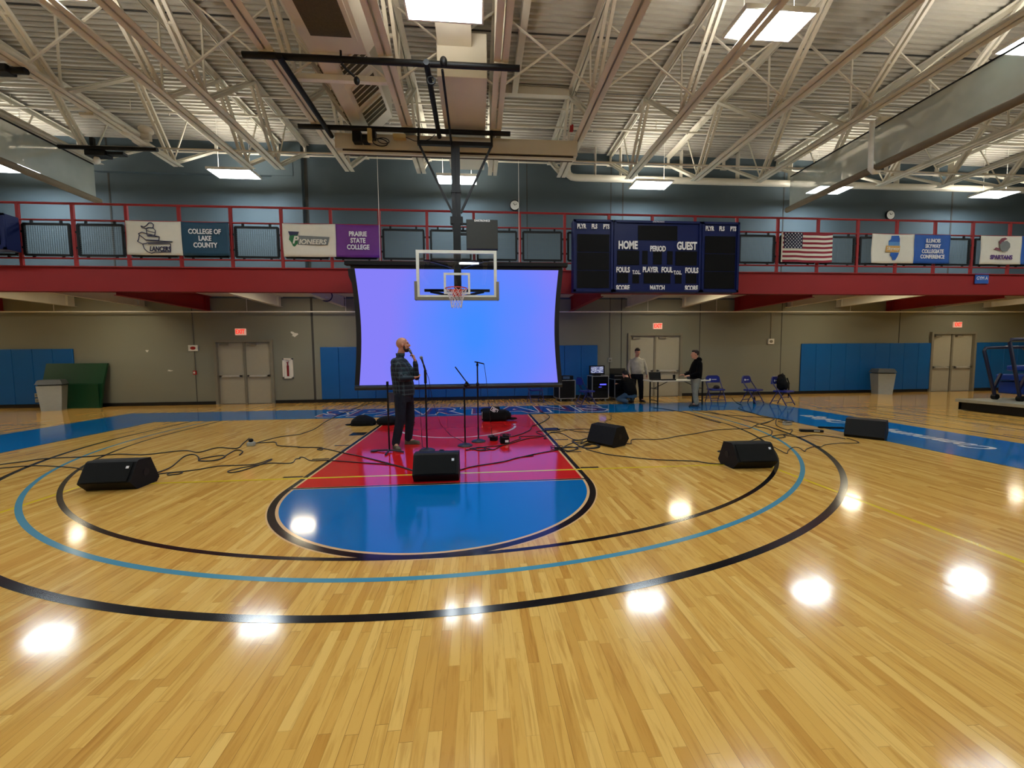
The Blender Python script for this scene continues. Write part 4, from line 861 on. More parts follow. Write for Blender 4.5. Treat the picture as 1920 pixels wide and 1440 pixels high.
t = case('tall black rack case in the middle with a lit monitor on top', (4.55, 4.5, 0), 0, .56, .6, .86, True)
b = MB(); b.span((-.02, -.318, .56), (.2, -.314, .6)); b.span((-.06, -.318, .49), (.04, -.314, .5)); b.build('indicator_light', mat('blue_indicator', (60, 70, 220), .4, emit=(80, 80, 255), es=2), t)
case('black rack case with silver edges, third from the screen, behind the crouching person', (5.35, 4.5, 0), 0, .6, .6, .74, True)
t = thing('computer_monitor', 'small lit computer monitor on the middle road case', 'monitor', (4.52, 4.5, .872)); b = MB(); b.span((-.27, -.02, .03), (.27, .02, .34), bev=.008); b.box((0, .03, .015), (.24, .18, .03)); b.build('case', M_BLACK, t)
m = bpy.data.materials.new('monitor_image'); m.use_nodes = True; nt = m.node_tree; nt.nodes.clear(); N = nt.nodes; L = nt.links
tc = N.new('ShaderNodeTexCoord'); br = N.new('ShaderNodeTexBrick'); br.inputs['Scale'].default_value = 9; br.inputs['Color1'].default_value = (.75, .8, 1, 1); br.inputs['Color2'].default_value = (.12, .14, .35, 1); br.inputs['Mortar'].default_value = (0, 0, .02, 1); br.inputs['Mortar Size'].default_value = .06
mp = N.new('ShaderNodeMapping'); mp.inputs['Rotation'].default_value = (PI/2, 0, 0); L.new(tc.outputs['Object'], mp.inputs[0]); L.new(mp.outputs[0], br.inputs[0]); em = N.new('ShaderNodeEmission'); em.inputs[1].default_value = 1.3; L.new(br.outputs[0], em.inputs[0]); ou = N.new('ShaderNodeOutputMaterial'); L.new(em.outputs[0], ou.inputs[0])
b = MB(); b.span((-.22, -.024, .08), (.22, -.02, .31)); b.build('display', m, t)
t = thing('rack_device', 'grey-blue electronic box on the first road case right of the screen', 'device', (3.5, 4.68, .733)); b = MB(); b.span((-.2, -.18, 0), (.2, .18, .14), bev=.01); b.build('case', M_BPL, t); b = MB(); b.span((-.16, -.185, .03), (.07, -.18, .12)); b.build('front_panel', mat('slate_blue_panel', (70, 100, 130), .4), t)
t = thing('mixer_case', 'open black equipment lid standing on the third road case', 'device', (5.36, 4.55, .752)); b = MB(); b.span((-.29, -.25, 0), (.29, .27, .16), bev=.01); b.bar((0, .22, .16), (0, .3, .34), .56, .03); b.build('case', M_BPL, t); b = MB(); b.span((-.28, -.26, .1), (.1, -.25, .12)); b.ell((.16, -.26, .12), (.02, .01, .02)); b.build('trim_strip', M_ALU, t)
# ------------------------------------------------------------ stage monitors
def wedge(label, loc, rz, w=.56, src=[None]):
    if src[0] is not None: return dup(src[0], loc, rz, label)
    t = thing('stage_monitor', label, 'stage monitor', loc, rz, 'black wedge stage monitors'); src[0] = t
    prof = [(-.1, 0), (.2, 0), (.25, .05), (.13, .33), (-.05, .345), (-.08, .33), (-.21, .115), (-.2, .1)]
    b = MB(); b.prism(prof, -w/2, w/2, 'yz'); b.build('cabinet', M_BPL, t)
    b = MB(); a = Vector((0, -.215, .125)); c = Vector((0, -.087, .325)); n = Vector((0, -.84, .54)); vs = []
    for P in (a, c):
        for x in (-w/2+.03, w/2-.03):
            for h in (0, .01): vs.append(P+n*h+Vector((x, 0, 0)))
    b.add(vs, [(0, 2, 3, 1), (4, 5, 7, 6), (0, 1, 5, 4), (2, 6, 7, 3), (1, 3, 7, 5), (0, 4, 6, 2)]); b.build('grille', mat('black_speaker_grille', (13, 14, 13), .7, var=.1, spec=.2, bump=.4, bscale=900), t)
    P = c+(a-c)*.28+n*.012; b = MB(); b.add([P+Vector((x, 0, 0))+(c-a).normalized()*z+n*h for x in (w/2-.085, w/2-.055) for z in (-.015, .015) for h in (0, .004)], [(0, 1, 3, 2), (4, 6, 7, 5), (0, 4, 5, 1), (2, 3, 7, 6), (0, 2, 6, 4), (1, 5, 7, 3)]); b.build('badge', M_LETTER, t)
    for s in (-1, 1): b = MB(); b.cyl((s*w/2, .04, .17), (s*(w/2+.004), .04, .17), .045, n=18); b.build('handle_port', M_BLACK, t)
    return t
wedge('black wedge stage monitor at the far left on the bare maple', (-3.93, -3.86, 0), .03)
wedge('black wedge stage monitor in the middle of the red key, nearest the viewer', (-.085, -3.95, 0), 0)
wedge('black wedge stage monitor standing on the inner arc, right of the key', (4.16, -3.86, 0), -.02)
wedge('black wedge stage monitor tilted by the cable tangle right of the key', (2.72, -2.22, 0), PI-1.0)
wedge('black wedge stage monitor on the blue border by the COLLEGE lettering', (7.6, -2.25, 0), PI-.95)
# ------------------------------------------------------------ microphone stands
def mic(name, label, p, q_, cat='microphone'):
    p, q_ = Vector(p), Vector(q_); d = (q_-p).normalized(); t = thing(name, label, cat, p)
    b = MB(); b.cyl(d*.03, d*.17, .017, .011, 12); b.build('body', mat('dark_grey_metal', (40, 40, 44), .35), t); b = MB(); b.ell((0, 0, 0), (.026,)*3); b.cyl((0, 0, 0), d*.032, .025, .02, 12); b.build('grille', mat('mic_mesh_metal', (120, 120, 125), .35, metal=.6), t); return t
def stand(label, x, y, h, extra, base='disc'):
    t = thing('microphone_stand', label, 'microphone stand', (x, y, 0)); 
    b = MB()
    if base == 'disc': b.lathe([(.13, 0), (.13, .012), (.1, .03), (.03, .042), (.016, .06)], n=28)
    else:
        for a in (2.9, -.35, -1.6): b.tube([(0, 0, .03), (.1*math.cos(a), .1*math.sin(a), .028), (.26*math.cos(a), .26*math.sin(a), .014)], .014, 6)
        b.cyl((-.26, .06, .0), (-.26, .06, .022), .055, n=16)
    b.build('base', mat('stand_base_iron', (38, 38, 46), .45), t)
    b = MB(); b.cyl((0, 0, .03), (0, 0, h), .0125); b.cyl((0, 0, h*.55), (0, 0, h*.72), .016); b.cyl((0, 0, h-.02), (0, 0, h+.02), .02); b.build('pole', M_BLACK, t)
    for nm, fn in extra: b = MB(); fn(b); b.build(nm, M_BLACK, t)
    return t
stand('black microphone stand right in front of the plaid-shirted man', -.41, -2.37, 1.3, [('grip', lambda b: b.cyl((0, 0, 1.12), (0, 0, 1.34), .022)), ('clip', lambda b: b.cyl((0, 0, 1.34), (-.022, 0, 1.42), .016))])
mic('microphone', 'grey-headed microphone clipped on the stand before the plaid-shirted man', (-.47, -2.37, 1.545), (-.425, -2.37, 1.4))
stand('black boom microphone stand, arm raised to the upper left, in the key', .21, -2.08, 1.0, [('boom_arm', lambda b: (b.cyl((.08, 0, 1.06), (-.15, 0, 1.38), .01), b.cyl((.03, 0, 1.12), (.09, 0, 1.05), .02))), ('clutch', lambda b: b.ell((.03, 0, 1.06), (.035, .03, .04)))])
stand('black microphone stand farthest right, with a short level head', .44, -1.76, 1.4, [('head_bar', lambda b: (b.cyl((-.05, 0, 1.46), (.12, 0, 1.42), .011), b.cyl((0, 0, 1.38), (0, 0, 1.46), .014))), ('clutch', lambda b: b.ell((0, 0, 1.05), (.03, .03, .04)))])
stand('thin black microphone stand pole close behind the plaid-shirted man', -1.02, -2.38, 1.1, [('top_clamp', lambda b: b.cyl((0, 0, 1.09), (0, 0, 1.16), .02))], 'legs')
# ------------------------------------------------------------ bags and boxes on the floor
t = thing('duffel_bag', 'black duffel bag with a white printed square on the far end of the key', 'bag', (.83, .62, 0), -.05); b = MB(); b.box((0, 0, .14), (.62, .3, .26), bev=.06); b.ell((.25, 0, .13), (.16, .15, .13)); b.ell((-.2, .02, .24), (.14, .12, .08)); b.box((.02, .02, .29), (.22, .16, .1), bev=.02, T=Matrix.Rotation(.0, 4, 'Y')); b.ell((.42, .0, .05), (.14, .06, .03)); remesh(b, 'bag_body', M_BAG, t, .012, 3)
b = MB(); T = Matrix.Translation((0, -.13, .28)) @ Matrix.Rotation(.5, 4, 'Y')
b.box((0, 0, 0), (.2, .012, .12), 0, T); b.build('flap', M_BAG, t)
b = MB()
for a, c in (((-.08, 0, -.045), (.08, 0, -.045)), ((-.08, 0, .045), (.08, 0, .045)), ((-.08, 0, -.045), (-.08, 0, .045)), ((.08, 0, -.045), (.08, 0, .045)), ((-.05, 0, -.02), (.05, 0, -.02)), ((-.05, 0, .02), (.05, 0, .02)), ((-.05, 0, 0), (.02, 0, 0))): b.bar(T @ Vector((a[0], -.01, a[2])), T @ Vector((c[0], -.01, c[2])), .006, .012)
b.build('printed_mark', M_LETTER, t)
b = MB(); b.bar((-.29, -.155, .08), (-.29, -.155, .24), .006, .02); b.build('white_tag', M_LETTER, t)
t = thing('gig_bag', 'round black soft bag on the maple, left of the key top', 'bag', (-2.2, .42, 0)); b = MB(); b.ell((0, 0, .06), (.29, .2, .16)); b.ell((-.02, 0, .12), (.2, .16, .12)); b.ell((-.3, -.02, .02), (.12, .05, .02)); b.box((0, 0, .015), (.5, .3, .03)); remesh(b, 'bag_body', M_BAG, t, .012, 3)
t = thing('gig_bag', 'flatter pointed black soft bag, right one of the two left of the key', 'bag', (-1.55, .45, 0)); b = MB(); b.ell((-.08, 0, .07), (.3, .2, .13)); b.ell((.15, 0, .05), (.3, .16, .09)); b.ell((.4, 0, .03), (.12, .06, .035)); remesh(b, 'bag_body', M_BAG, t, .012, 3)
def small(name, label, cat, px, py, size, m=M_BPL, rz=0, extra=None):
    p = fl(px, py); t = thing(name, label, cat, (p.x, p.y, 0), rz); b = MB(); b.box((0, 0, size[2]/2), size, bev=min(size)*.2); b.build('body', m, t)
    if extra: extra(t)
    return t
def loops(R, n, z=.02, m=None, name='cable_loop'):
    def f(t):
        b = MB(); rnd = random.Random(n*7+int(R*1000))
        for k in range(n): b.torus((rnd.uniform(-.05, .05), rnd.uniform(-.05, .05), z+.012*k), R*rnd.uniform(.7, 1.1), .006, 20, 5)
        b.build(name, M_CABLE, t)
    return f
small('power_box', 'grey and black power adapter box on the maple left of the key', 'power box', 471, 836, (.12, .1, .07), M_GREYP, .2, lambda t: (lambda b: (b.ell((0, 0, .1), (.04, .04, .035)), b.build('plug', M_BPL, t)))(MB()))
small('cable_bag', 'small black bag of cables at the foot of the right-hand stand', 'bag', 946, 831, (.16, .14, .12), M_BAG, .1, lambda t: (loops(.09, 4, .12)(t), (lambda b: (b.box((.03, -.075, .05), (.06, .006, .04)), b.build('white_label', M_LETTER, t)))(MB())))
small('cable_bag', 'lumpy black adapter beside the small bag of cables', 'bag', 926, 826, (.13, .12, .07), M_BAG, -.3, loops(.08, 4, .06))
small('tuner_pedal', 'small black pedal lying on the lane line right of the key', 'pedal', 1033, 807, (.26, .12, .03), mat('navy_box', (24, 24, 60), .5))
small('adapter_clip', 'little black clip on the red floor between stand and wedge', 'clip', 829, 846, (.06, .04, .025), M_BPL, .5, loops(.04, 1, .02))
small('power_strip', 'black power strip on the maple left of the far right wedge', 'power strip', 1521, 810, (.4, .08, .05), M_BPL, -.35, lambda t: (lambda b: (b.box((.08, -.045, .03), (.1, .006, .02)), b.build('socket_plate', M_GREYP, t)))(MB()))
small('power_box', 'pale grey power box by the blue border near the black backpack', 'power box', 1476, 797, (.16, .1, .08), mat('pale_grey_plastic', (170, 172, 168), .5), 0, loops(.14, 2, .07))
small('speaker_cable_bag', 'thin black pouch lying on the blue border behind the right wedge', 'bag', 1558, 803, (.45, .07, .03), M_BAG, -.3)
small('cable_tray', 'small black plate tangled in cables on the right lane line', 'plate', 1045, 842, (.1, .06, .02), M_BPL, 0, loops(.07, 3, .02))
# ------------------------------------------------------------ cables on the floor
def cable(label, pts, r=.0075, z=.009, scale=None):
    P = [fl(*p) for p in pts]; P = [Vector((p.x, p.y, z)) for p in P]
    out = []
    for i in range(len(P)-1):
        p0_, p1, p2, p3 = P[max(i-1, 0)], P[i], P[i+1], P[min(i+2, len(P)-1)]
        for k in range(5):
            t_ = k/5; out.append(.5*((2*p1)+(-p0_+p2)*t_+(2*p0_-5*p1+4*p2-p3)*t_*t_+(-p0_+3*p1-3*p2+p3)*t_**3))
    out.append(P[-1]); b = MB(); b.tube(out, r, 6); return tag(b.build('floor_cable', M_CABLE), label, 'cable', 'black cables on the gym floor')
def Z(x0, y0, s, L): return [(x0+x/s, y0+y/s) for x, y in L]
A = (0, 760, 3.4286)
cable('black cable running from the left edge to the power box left of the key', Z(*A, [(-60, 395), (0, 385), (150, 365), (300, 345), (560, 333), (760, 317), (930, 320), (1130, 298), (1210, 295), (1280, 305), (1400, 275), (1520, 280), (1560, 250), (1600, 215)]), .009)
cable('black cable from the left edge into the back of the far left wedge', Z(*A, [(-60, 415), (0, 408), (200, 392), (340, 395), (500, 408), (545, 430), (600, 440)]))
cable('black cable curling from the left wedge into a flat coil', Z(*A, [(905, 468), (1000, 440), (1100, 400), (1180, 335), (1240, 318), (1275, 335), (1285, 360), (1360, 360), (1440, 340), (1430, 325), (1300, 345), (1285, 360), (1400, 355), (1470, 315), (1520, 290), (1560, 300), (1540, 322)]), .009)
cable('black cable with two loops from the left wedge to the middle wedge', Z(*A, [(905, 466), (1060, 440), (1170, 432), (1150, 445), (1080, 452), (1100, 438), (1250, 420), (1400, 395), (1500, 390), (1640, 382), (1740, 350), (1730, 362), (1600, 410), (1500, 435), (1465, 428), (1540, 408), (1640, 390), (1740, 375), (1870, 375), (1900, 350), (1930, 345)])+Z(540, 740, 6, [(130, 712), (180, 712), (260, 748), (450, 745), (800, 770), (1200, 800), (1470, 882)]))
cable('black cable from the power box with a small loop, to the middle wedge', Z(*A, [(1640, 245), (1700, 242), (1770, 240), (1790, 262), (1920, 270)])+Z(540, 740, 6, [(120, 598), (300, 600), (390, 605), (380, 628), (330, 620), (400, 612), (600, 655), (900, 720), (1200, 800), (1470, 884)]), .009)
cable('black cable from the power box past the gig bags to the far wall', Z(*A, [(1630, 250), (1700, 230), (1800, 205), (1920, 190)])+Z(540, 740, 6, [(150, 445), (300, 390), (400, 320), (550, 240), (700, 180), (850, 120), (980, 95)]))
cable('black cable from the middle wedge rising right to the lane line tangle', Z(620, 600, 4.8, [(1105, 1375), (1180, 1350), (1300, 1320), (1550, 1280), (1700, 1240), (1824, 1225)])+Z(860, 740, 4.364, [(540, 508), (700, 475), (800, 458), (860, 440), (1000, 430), (1080, 415)]))
cable('double black cable curving from the stands up over the lane line to the letters', Z(880, 750, 8.727, [(640, 610), (700, 605), (800, 580), (900, 545), (1000, 490), (1020, 440), (1100, 410), (1200, 370), (1290, 310), (1310, 270), (1250, 225), (1150, 200)]), .011)
cable('black cables trailing between the stands and the lane line', Z(880, 750, 8.727, [(0, 800), (150, 790), (300, 770), (500, 755), (690, 715), (800, 680), (950, 640), (1100, 620), (1230, 590), (1330, 545), (1500, 550), (1600, 600), (1700, 650), (1830, 665)]))
cable('black cable looping right of the pedal on the maple', Z(880, 750, 8.727, [(1390, 475), (1600, 490), (1750, 520), (1900, 535), (2010, 530), (2040, 505), (1960, 485), (1800, 483), (1640, 492), (1480, 520), (1330, 535)]))
cable('red-lit cable with a kink inside the right half of the key', Z(880, 750, 8.727, [(1230, 510), (1100, 520), (1110, 545), (1200, 580), (1260, 630), (1220, 640), (1200, 600), (840, 605), (840, 640), (780, 660), (700, 690), (500, 770), (400, 820), (330, 810)]))
cable('flat ring of black cable at the foot of the two right stands', Z(880, 750, 8.727, [(80, 800), (150, 780), (260, 790), (250, 820), (140, 825), (90, 805), (160, 785), (300, 800), (330, 820), (180, 835), (60, 815), (-60, 830)]))
cable('black coil beside the tilted wedge right of the key', Z(860, 740, 4.364, [(1000, 430), (1060, 410), (1140, 415), (1150, 435), (1080, 445), (1010, 435), (1050, 412), (1120, 412), (1140, 430), (1060, 442), (990, 425), (940, 385), (1000, 375), (1060, 360), (1075, 375), (1000, 400)]), .011)
cable('tangled cable knot on the maple between lane line and tilted wedge', Z(860, 740, 4.364, [(800, 450), (880, 430), (960, 440), (940, 460), (870, 465), (830, 450), (900, 430), (980, 445), (900, 462), (850, 440), (930, 400), (1000, 390), (1010, 375), (930, 380), (960, 405), (1060, 400), (1075, 360)]))
cable('black cable from the tilted wedge across to the far right cables', Z(860, 740, 4.364, [(1330, 385), (1370, 400), (1410, 405), (1425, 370), (1600, 370), (1700, 362), (1780, 345), (1920, 325)])+Z(1300, 760, 4, [(150, 190), (300, 180), (420, 175), (470, 150), (560, 130), (610, 100)]))
cable('black cable from the coil curving right to the right wedge', Z(860, 740, 4.364, [(1040, 450), (1200, 490), (1400, 515), (1600, 535), (1920, 548)])+Z(1300, 760, 4, [(60, 430), (150, 442), (270, 445)]))
cable('small cable loop left of the right wedge', Z(1300, 760, 4, [(275, 440), (255, 400), (280, 355), (230, 358), (185, 350), (200, 345), (300, 345)]))
cable('brown-looking cable waving right of the right wedge over three arcs', Z(1300, 760, 4, [(545, 320), (590, 312), (640, 335), (700, 365), (712, 340), (750, 318), (800, 325), (835, 350), (850, 330), (920, 310), (960, 315), (985, 300), (1100, 287), (1240, 285), (1190, 260), (1150, 250)]), .006)
cable('black cable from the right wedge up to the far tables', Z(1300, 760, 4, [(365, 305), (400, 280), (500, 245), (580, 225), (585, 190), (540, 172), (480, 165), (470, 150), (560, 125), (600, 100), (400, 85), (200, 70), (0, 40)]))
cable('black cable from the grey power box to the far right wedge', Z(1300, 760, 4, [(680, 120), (630, 100), (622, 150), (700, 185), (740, 183), (720, 215), (640, 225), (590, 235), (620, 250), (690, 240), (680, 228), (800, 240), (900, 225), (1050, 240), (1140, 255)]))
cable('black cable zigzagging from the blue chairs to the grey power box', Z(1240, 600, 6.857, [(905, 1000), (960, 1060), (1040, 1105), (990, 1130), (1060, 1165), (1180, 1200), (1290, 1240), (1450, 1265), (1600, 1290), (1640, 1310)]))
cable('thin cable from the folding table across the blue border to the arcs', Z(1240, 600, 6.857, [(-100, 1130), (0, 1140), (150, 1165), (350, 1205), (600, 1285), (760, 1325)]))
cable('thin cable left of the tilted wedge running up to the letters', Z(860, 740, 4.364, [(1195, 275), (1220, 245), (1195, 222), (1250, 200), (1245, 175), (1260, 155)]), .005)
def hang(label, P):
    b = MB(); b.tube(P, .0045, 6); tag(b.build('hanging_cable', M_CABLE), label, 'cable')
hang('thin cable hanging from the microphone the plaid-shirted man holds', [(-.64, -2.02, 1.53), (-.6, -2.02, 1.5), (-.575, -2.02, 1.42), (-.57, -2.0, 1.1), (-.55, -2.05, .6), (-.53, -2.1, .2), (-.52, -2.15, .02), (-.45, -2.2, .008)])
hang('thin cable hanging off the microphone on the nearest stand', [(-.42, -2.36, 1.38), (-.36, -2.34, 1.2), (-.32, -2.2, .8), (-.25, -1.6, .3), (-.1, -1.2, .02), (.1, -1.6, .008), (.2, -1.9, .008)])
hang('thin cable hanging from the farthest right stand head', [(.56, -1.76, 1.42), (.585, -1.76, 1.25), (.62, -1.75, .9), (.66, -1.7, .4), (.7, -1.6, .02), (.9, -1.5, .008)])
# ------------------------------------------------------------ people
def rotm(yaw=0, pitch=0): return Matrix.Rotation(yaw, 3, 'Z') @ Matrix.Rotation(-pitch, 3, 'Y')
def add_head(b, hc, R, nb):
    def P(x, y, z): return hc+R @ Vector((x, y, z))
    b.ell(P(-.012, 0, .025), (.1, .079, .1), R=R, n=20); b.ell(P(.025, 0, -.03), (.075, .064, .1), R=R, n=18); b.ell(P(.05, 0, -.1), (.045, .048, .034), R=R)
    b.cyl(P(.09, 0, .015), P(.116, 0, -.032), .009, .016); b.ell(P(.113, 0, -.034), (.014, .016, .011), R=R); b.ell(P(.08, 0, .03), (.022, .052, .012), R=R)
    b.ell(P(.092, 0, -.068), (.012, .024, .007), R=R); b.ell(P(.09, 0, -.08), (.011, .021, .007), R=R)
    for s in (-1, 1): b.ell(P(-.005, s*.079, -.01), (.02, .011, .033), R=R); b.ell(P(.068, s*.036, -.025), (.022, .022, .02), R=R)
    b.cap(P(-.02, 0, -.06), .056, nb, .062)
def add_hand(b, w, d, n, curl=.5, thumb=1):
    w, d, n = Vector(w), Vector(d).normalized(), Vector(n).normalized(); n = (n-d*n.dot(d)).normalized(); a = d.cross(n)
    R = Matrix((d, a, n)).transposed(); b.ell(w+d*.05, (.052, .04, .016), R=R, n=14); b.cap(w-d*.02, .026, w+d*.02, .024)
    for k, (off, l) in enumerate(((.029, .072), (.01, .08), (-.01, .075), (-.028, .058))):
        p = w+d*.088+a*off*thumb; ang = 0
        for j, f in enumerate((.45, .32, .23)):
            ang += curl*(.8 if j == 0 else 1); v = d*math.cos(ang)+n*math.sin(ang); q_ = p+v*l*f; b.cap(p, .011-.001*j, q_, .0102-.001*j, n=8); p = q_
    p = w+d*.028+a*.034*thumb; v = (d*.6+a*.65*thumb+n*.35).normalized(); q_ = p+v*.04; b.cap(p, .012, q_, .0105, n=8); v = (d*.8+n*.5+a*.1*thumb).normalized(); b.cap(q_, .0105, q_+v*.03, .009, n=8)
def figure(label, loc, rz, J, mats, vox=.01):
    t = thing('person', label, 'person', loc, rz); b = MB(); hc = Vector(J['head']); R = rotm(*J.get('hrot', (0, 0)))
    T = J['torso']; add_head(b, hc, R, Vector(J['neck'])); b.loft([(c, rx*.86, ry*.86) for c, rx, ry in T])
    for s in J['arms']:
        b.cap(s['sh'], .05, s['el'], .038); b.cap(s['el'], .037, s['wr'], .024); add_hand(b, s['wr'], s['hd'], s['hn'], s.get('curl', .5), s.get('th', 1))
    for s in J['legs']: b.cap(s['hip'], .085, s['kn'], .055); b.cap(s['kn'], .053, s['an'], .036); b.cap(s['an'], .035, s['toe'], .03)
    remesh(b, 'body', mats['skin'], t, vox*.8, 3)
    b = MB(); b.loft(T, n=24)
    for s in J['arms']: b.cap(s['sh'], s.get('r', .075), s['el'], .052); e = Vector(s['el']); w = Vector(s['wr']); b.cap(e, .052, e+(w-e)*.88, .042)
    remesh(b, J.get('top_name', 'shirt'), mats['top'], t, vox, 4)
    b = MB(); b.loft(J['seat'], n=20)
    for s in J['legs']: b.cap(s['hip'], s.get('rl', .108), s['kn'], .084); b.cap(s['kn'], .083, Vector(s['an'])+(Vector(s['kn'])-Vector(s['an']))*.04, .068)
    remesh(b, 'trousers', mats['legs'], t, vox, 4)
    for s in J['legs']:
        b = MB(); a = Vector(s['an']); q_ = Vector(s['toe']); h = (q_-a); h.z = 0; h = h.normalized(); g = min(a.z, q_.z)
        base = J.get('sole', 0.0)
        b.ell((a.x-h.x*.02, a.y-h.y*.02, base+.045), (.05, .05, .05)); b.ell(((a+q_)/2).xy.to_3d()+Vector((0, 0, base+.04)), (.1, .045, .042), R=Matrix.Rotation(math.atan2(h.y, h.x), 3, 'Z')); b.ell((q_.x, q_.y, base+.034), (.06, .048, .034), R=Matrix.Rotation(math.atan2(h.y, h.x), 3, 'Z')); b.cap(a, .048, (a.x, a.y, base+.05), .045)
        c = ((a+q_)/2); b.box((0, 0, base+.01), (.27, .085, .02), 0, Matrix.Translation((c.x, c.y, 0)) @ Matrix.Rotation(math.atan2(h.y, h.x), 4, 'Z'))
        remesh(b, 'shoe', mats['shoe'], t, vox*.8, 2)
    if 'hair' in mats:
        b = MB(); b.ell(hc+R @ Vector((-.026, 0, .035)), (.1, .085, .098), R=R, n=18); b.ell(hc+R @ Vector((.02, 0, .085)), (.075, .068, .045), R=R); remesh(b, 'hair', mats['hair'], t, vox*.8, 2)
    for s in (-1, 1): b = MB(); b.ell(hc+R @ Vector((.084, s*.03, .004)), (.009, .013, .006), R=R, n=10); b.build('eye', mat('dark_eye', (30, 22, 20), .3), t)
    return t, hc, R
def cloth_mat(name, c, **k): return mat(name, c, .9, var=.15, scale=14, bump=.5, bscale=14, spec=.12, **k)
# plaid
pm_ = bpy.data.materials.new('plaid_flannel'); pm_.use_nodes = True; nt = pm_.node_tree; N = nt.nodes; L = nt.links; bs = N['Principled BSDF']; bs.inputs['Roughness'].default_value = .9
tc = N.new('ShaderNodeTexCoord'); sp = N.new('ShaderNodeSeparateXYZ'); L.new(tc.outputs['Object'], sp.inputs[0])
def stripe(sock, per, wid, ph=0):
    a = N.new('ShaderNodeMath'); a.operation = 'MULTIPLY_ADD'; L.new(sock, a.inputs[0]); a.inputs[1].default_value = 1/per; a.inputs[2].default_value = 50+ph
    f = N.new('ShaderNodeMath'); f.operation = 'FRACT'; L.new(a.outputs[0], f.inputs[0]); l = N.new('ShaderNodeMath'); l.operation = 'LESS_THAN'; L.new(f.outputs[0], l.inputs[0]); l.inputs[1].default_value = wid; return l.outputs[0]
xy = N.new('ShaderNodeMath'); xy.operation = 'SUBTRACT'; L.new(sp.outputs[0], xy.inputs[0]); L.new(sp.outputs[1], xy.inputs[1])
s1, s2, s3, s4 = stripe(xy.outputs[0], .075, .5), stripe(sp.outputs[2], .075, .5), stripe(xy.outputs[0], .075, .1, .7), stripe(sp.outputs[2], .075, .1, .7)
ad = N.new('ShaderNodeMath'); ad.operation = 'ADD'; L.new(s1, ad.inputs[0]); L.new(s2, ad.inputs[1]); hv = N.new('ShaderNodeMath'); hv.operation = 'MULTIPLY'; L.new(ad.outputs[0], hv.inputs[0]); hv.inputs[1].default_value = .5
cr = N.new('ShaderNodeValToRGB'); L.new(hv.outputs[0], cr.inputs[0]); e = cr.color_ramp.elements; e[0].color = (*lin((14, 18, 30)), 1); e[1].color = (*lin((38, 66, 74)), 1); q = e.new(.5); q.color = (*lin((24, 38, 50)), 1)
mxx = N.new('ShaderNodeMath'); mxx.operation = 'MAXIMUM'; L.new(s3, mxx.inputs[0]); L.new(s4, mxx.inputs[1]); mi_ = N.new('ShaderNodeMix'); mi_.data_type = 'RGBA'; L.new(mxx.outputs[0], mi_.inputs['Factor']); L.new(cr.outputs[0], mi_.inputs['A']); mi_.inputs['B'].default_value = (*lin((70, 82, 90)), 1); L.new(mi_.outputs['Result'], bs.inputs['Base Color'])
J = dict(head=(.035, 0, 1.765), hrot=(.1, .12), neck=(-.02, 0, 1.55),
  torso=[((.035, 0, .9), .175, .185), ((.03, 0, 1.0), .185, .19), ((.02, 0, 1.12), .18, .195), ((-.01, 0, 1.25), .165, .205), ((-.03, 0, 1.38), .15, .215), ((-.035, 0, 1.46), .125, .2), ((-.03, 0, 1.52), .085, .13), ((-.015, 0, 1.565), .062, .068), ((-.01, 0, 1.6), .064, .068)],
  seat=[((.02, 0, .78), .15, .17), ((.03, 0, .88), .165, .175), ((.03, 0, .97), .16, .17)],
  arms=[dict(sh=(-.06, -.2, 1.465), el=(.03, -.26, 1.19), wr=(.22, -.1, 1.2), hd=(.6, .75, .1), hn=(0, .4, 1), curl=.35, th=-1, r=.08),
        dict(sh=(-.0, .2, 1.465), el=(.25, .03, 1.2), wr=(.235, -.02, 1.49), hd=(-.2, 0, 1), hn=(-1, 0, -.1), curl=.95, th=1)],
  legs=[dict(hip=(-.01, -.1, .88), kn=(-.01, -.16, .5), an=(-.1, -.17, .09), toe=(-.03, -.32, .03)), dict(hip=(.07, .1, .88), kn=(.1, .15, .5), an=(.05, .2, .09), toe=(.2, .17, .03))])
t, hc, R = figure('bald bearded person in dark plaid shirt and jeans, holding a microphone to their mouth', (-.86, -2.0, 0), 0, J, dict(skin=M_SKIN, top=pm_, legs=cloth_mat('dark_denim', (36, 40, 50)), shoe=mat('olive_grey_suede', (84, 78, 62), .8)), .009)
b = MB(); b.ell(hc+R @ Vector((.05, 0, -.095)), (.055, .055, .04), R=R); b.ell(hc+R @ Vector((.085, 0, -.09)), (.025, .032, .03), R=R)
for s in (-1, 1): b.ell(hc+R @ Vector((.02, s*.058, -.06)), (.02, .014, .05), R=R)
remesh(b, 'beard', mat('dark_brown_beard', (44, 30, 24), .9, bump=.5, bscale=300), t, .006, 2)
b = MB(); b.lathe([(.07, 1.55), (.078, 1.6), (.072, 1.605), (.064, 1.56)], c=(-.012, 0, .015)); b.build('collar', pm_, t)
mic('microphone', 'dark microphone held in the raised hand of the plaid-shirted person', (-.86+.15, -2.01, 1.665), (-.86+.205, -2.02, 1.56))
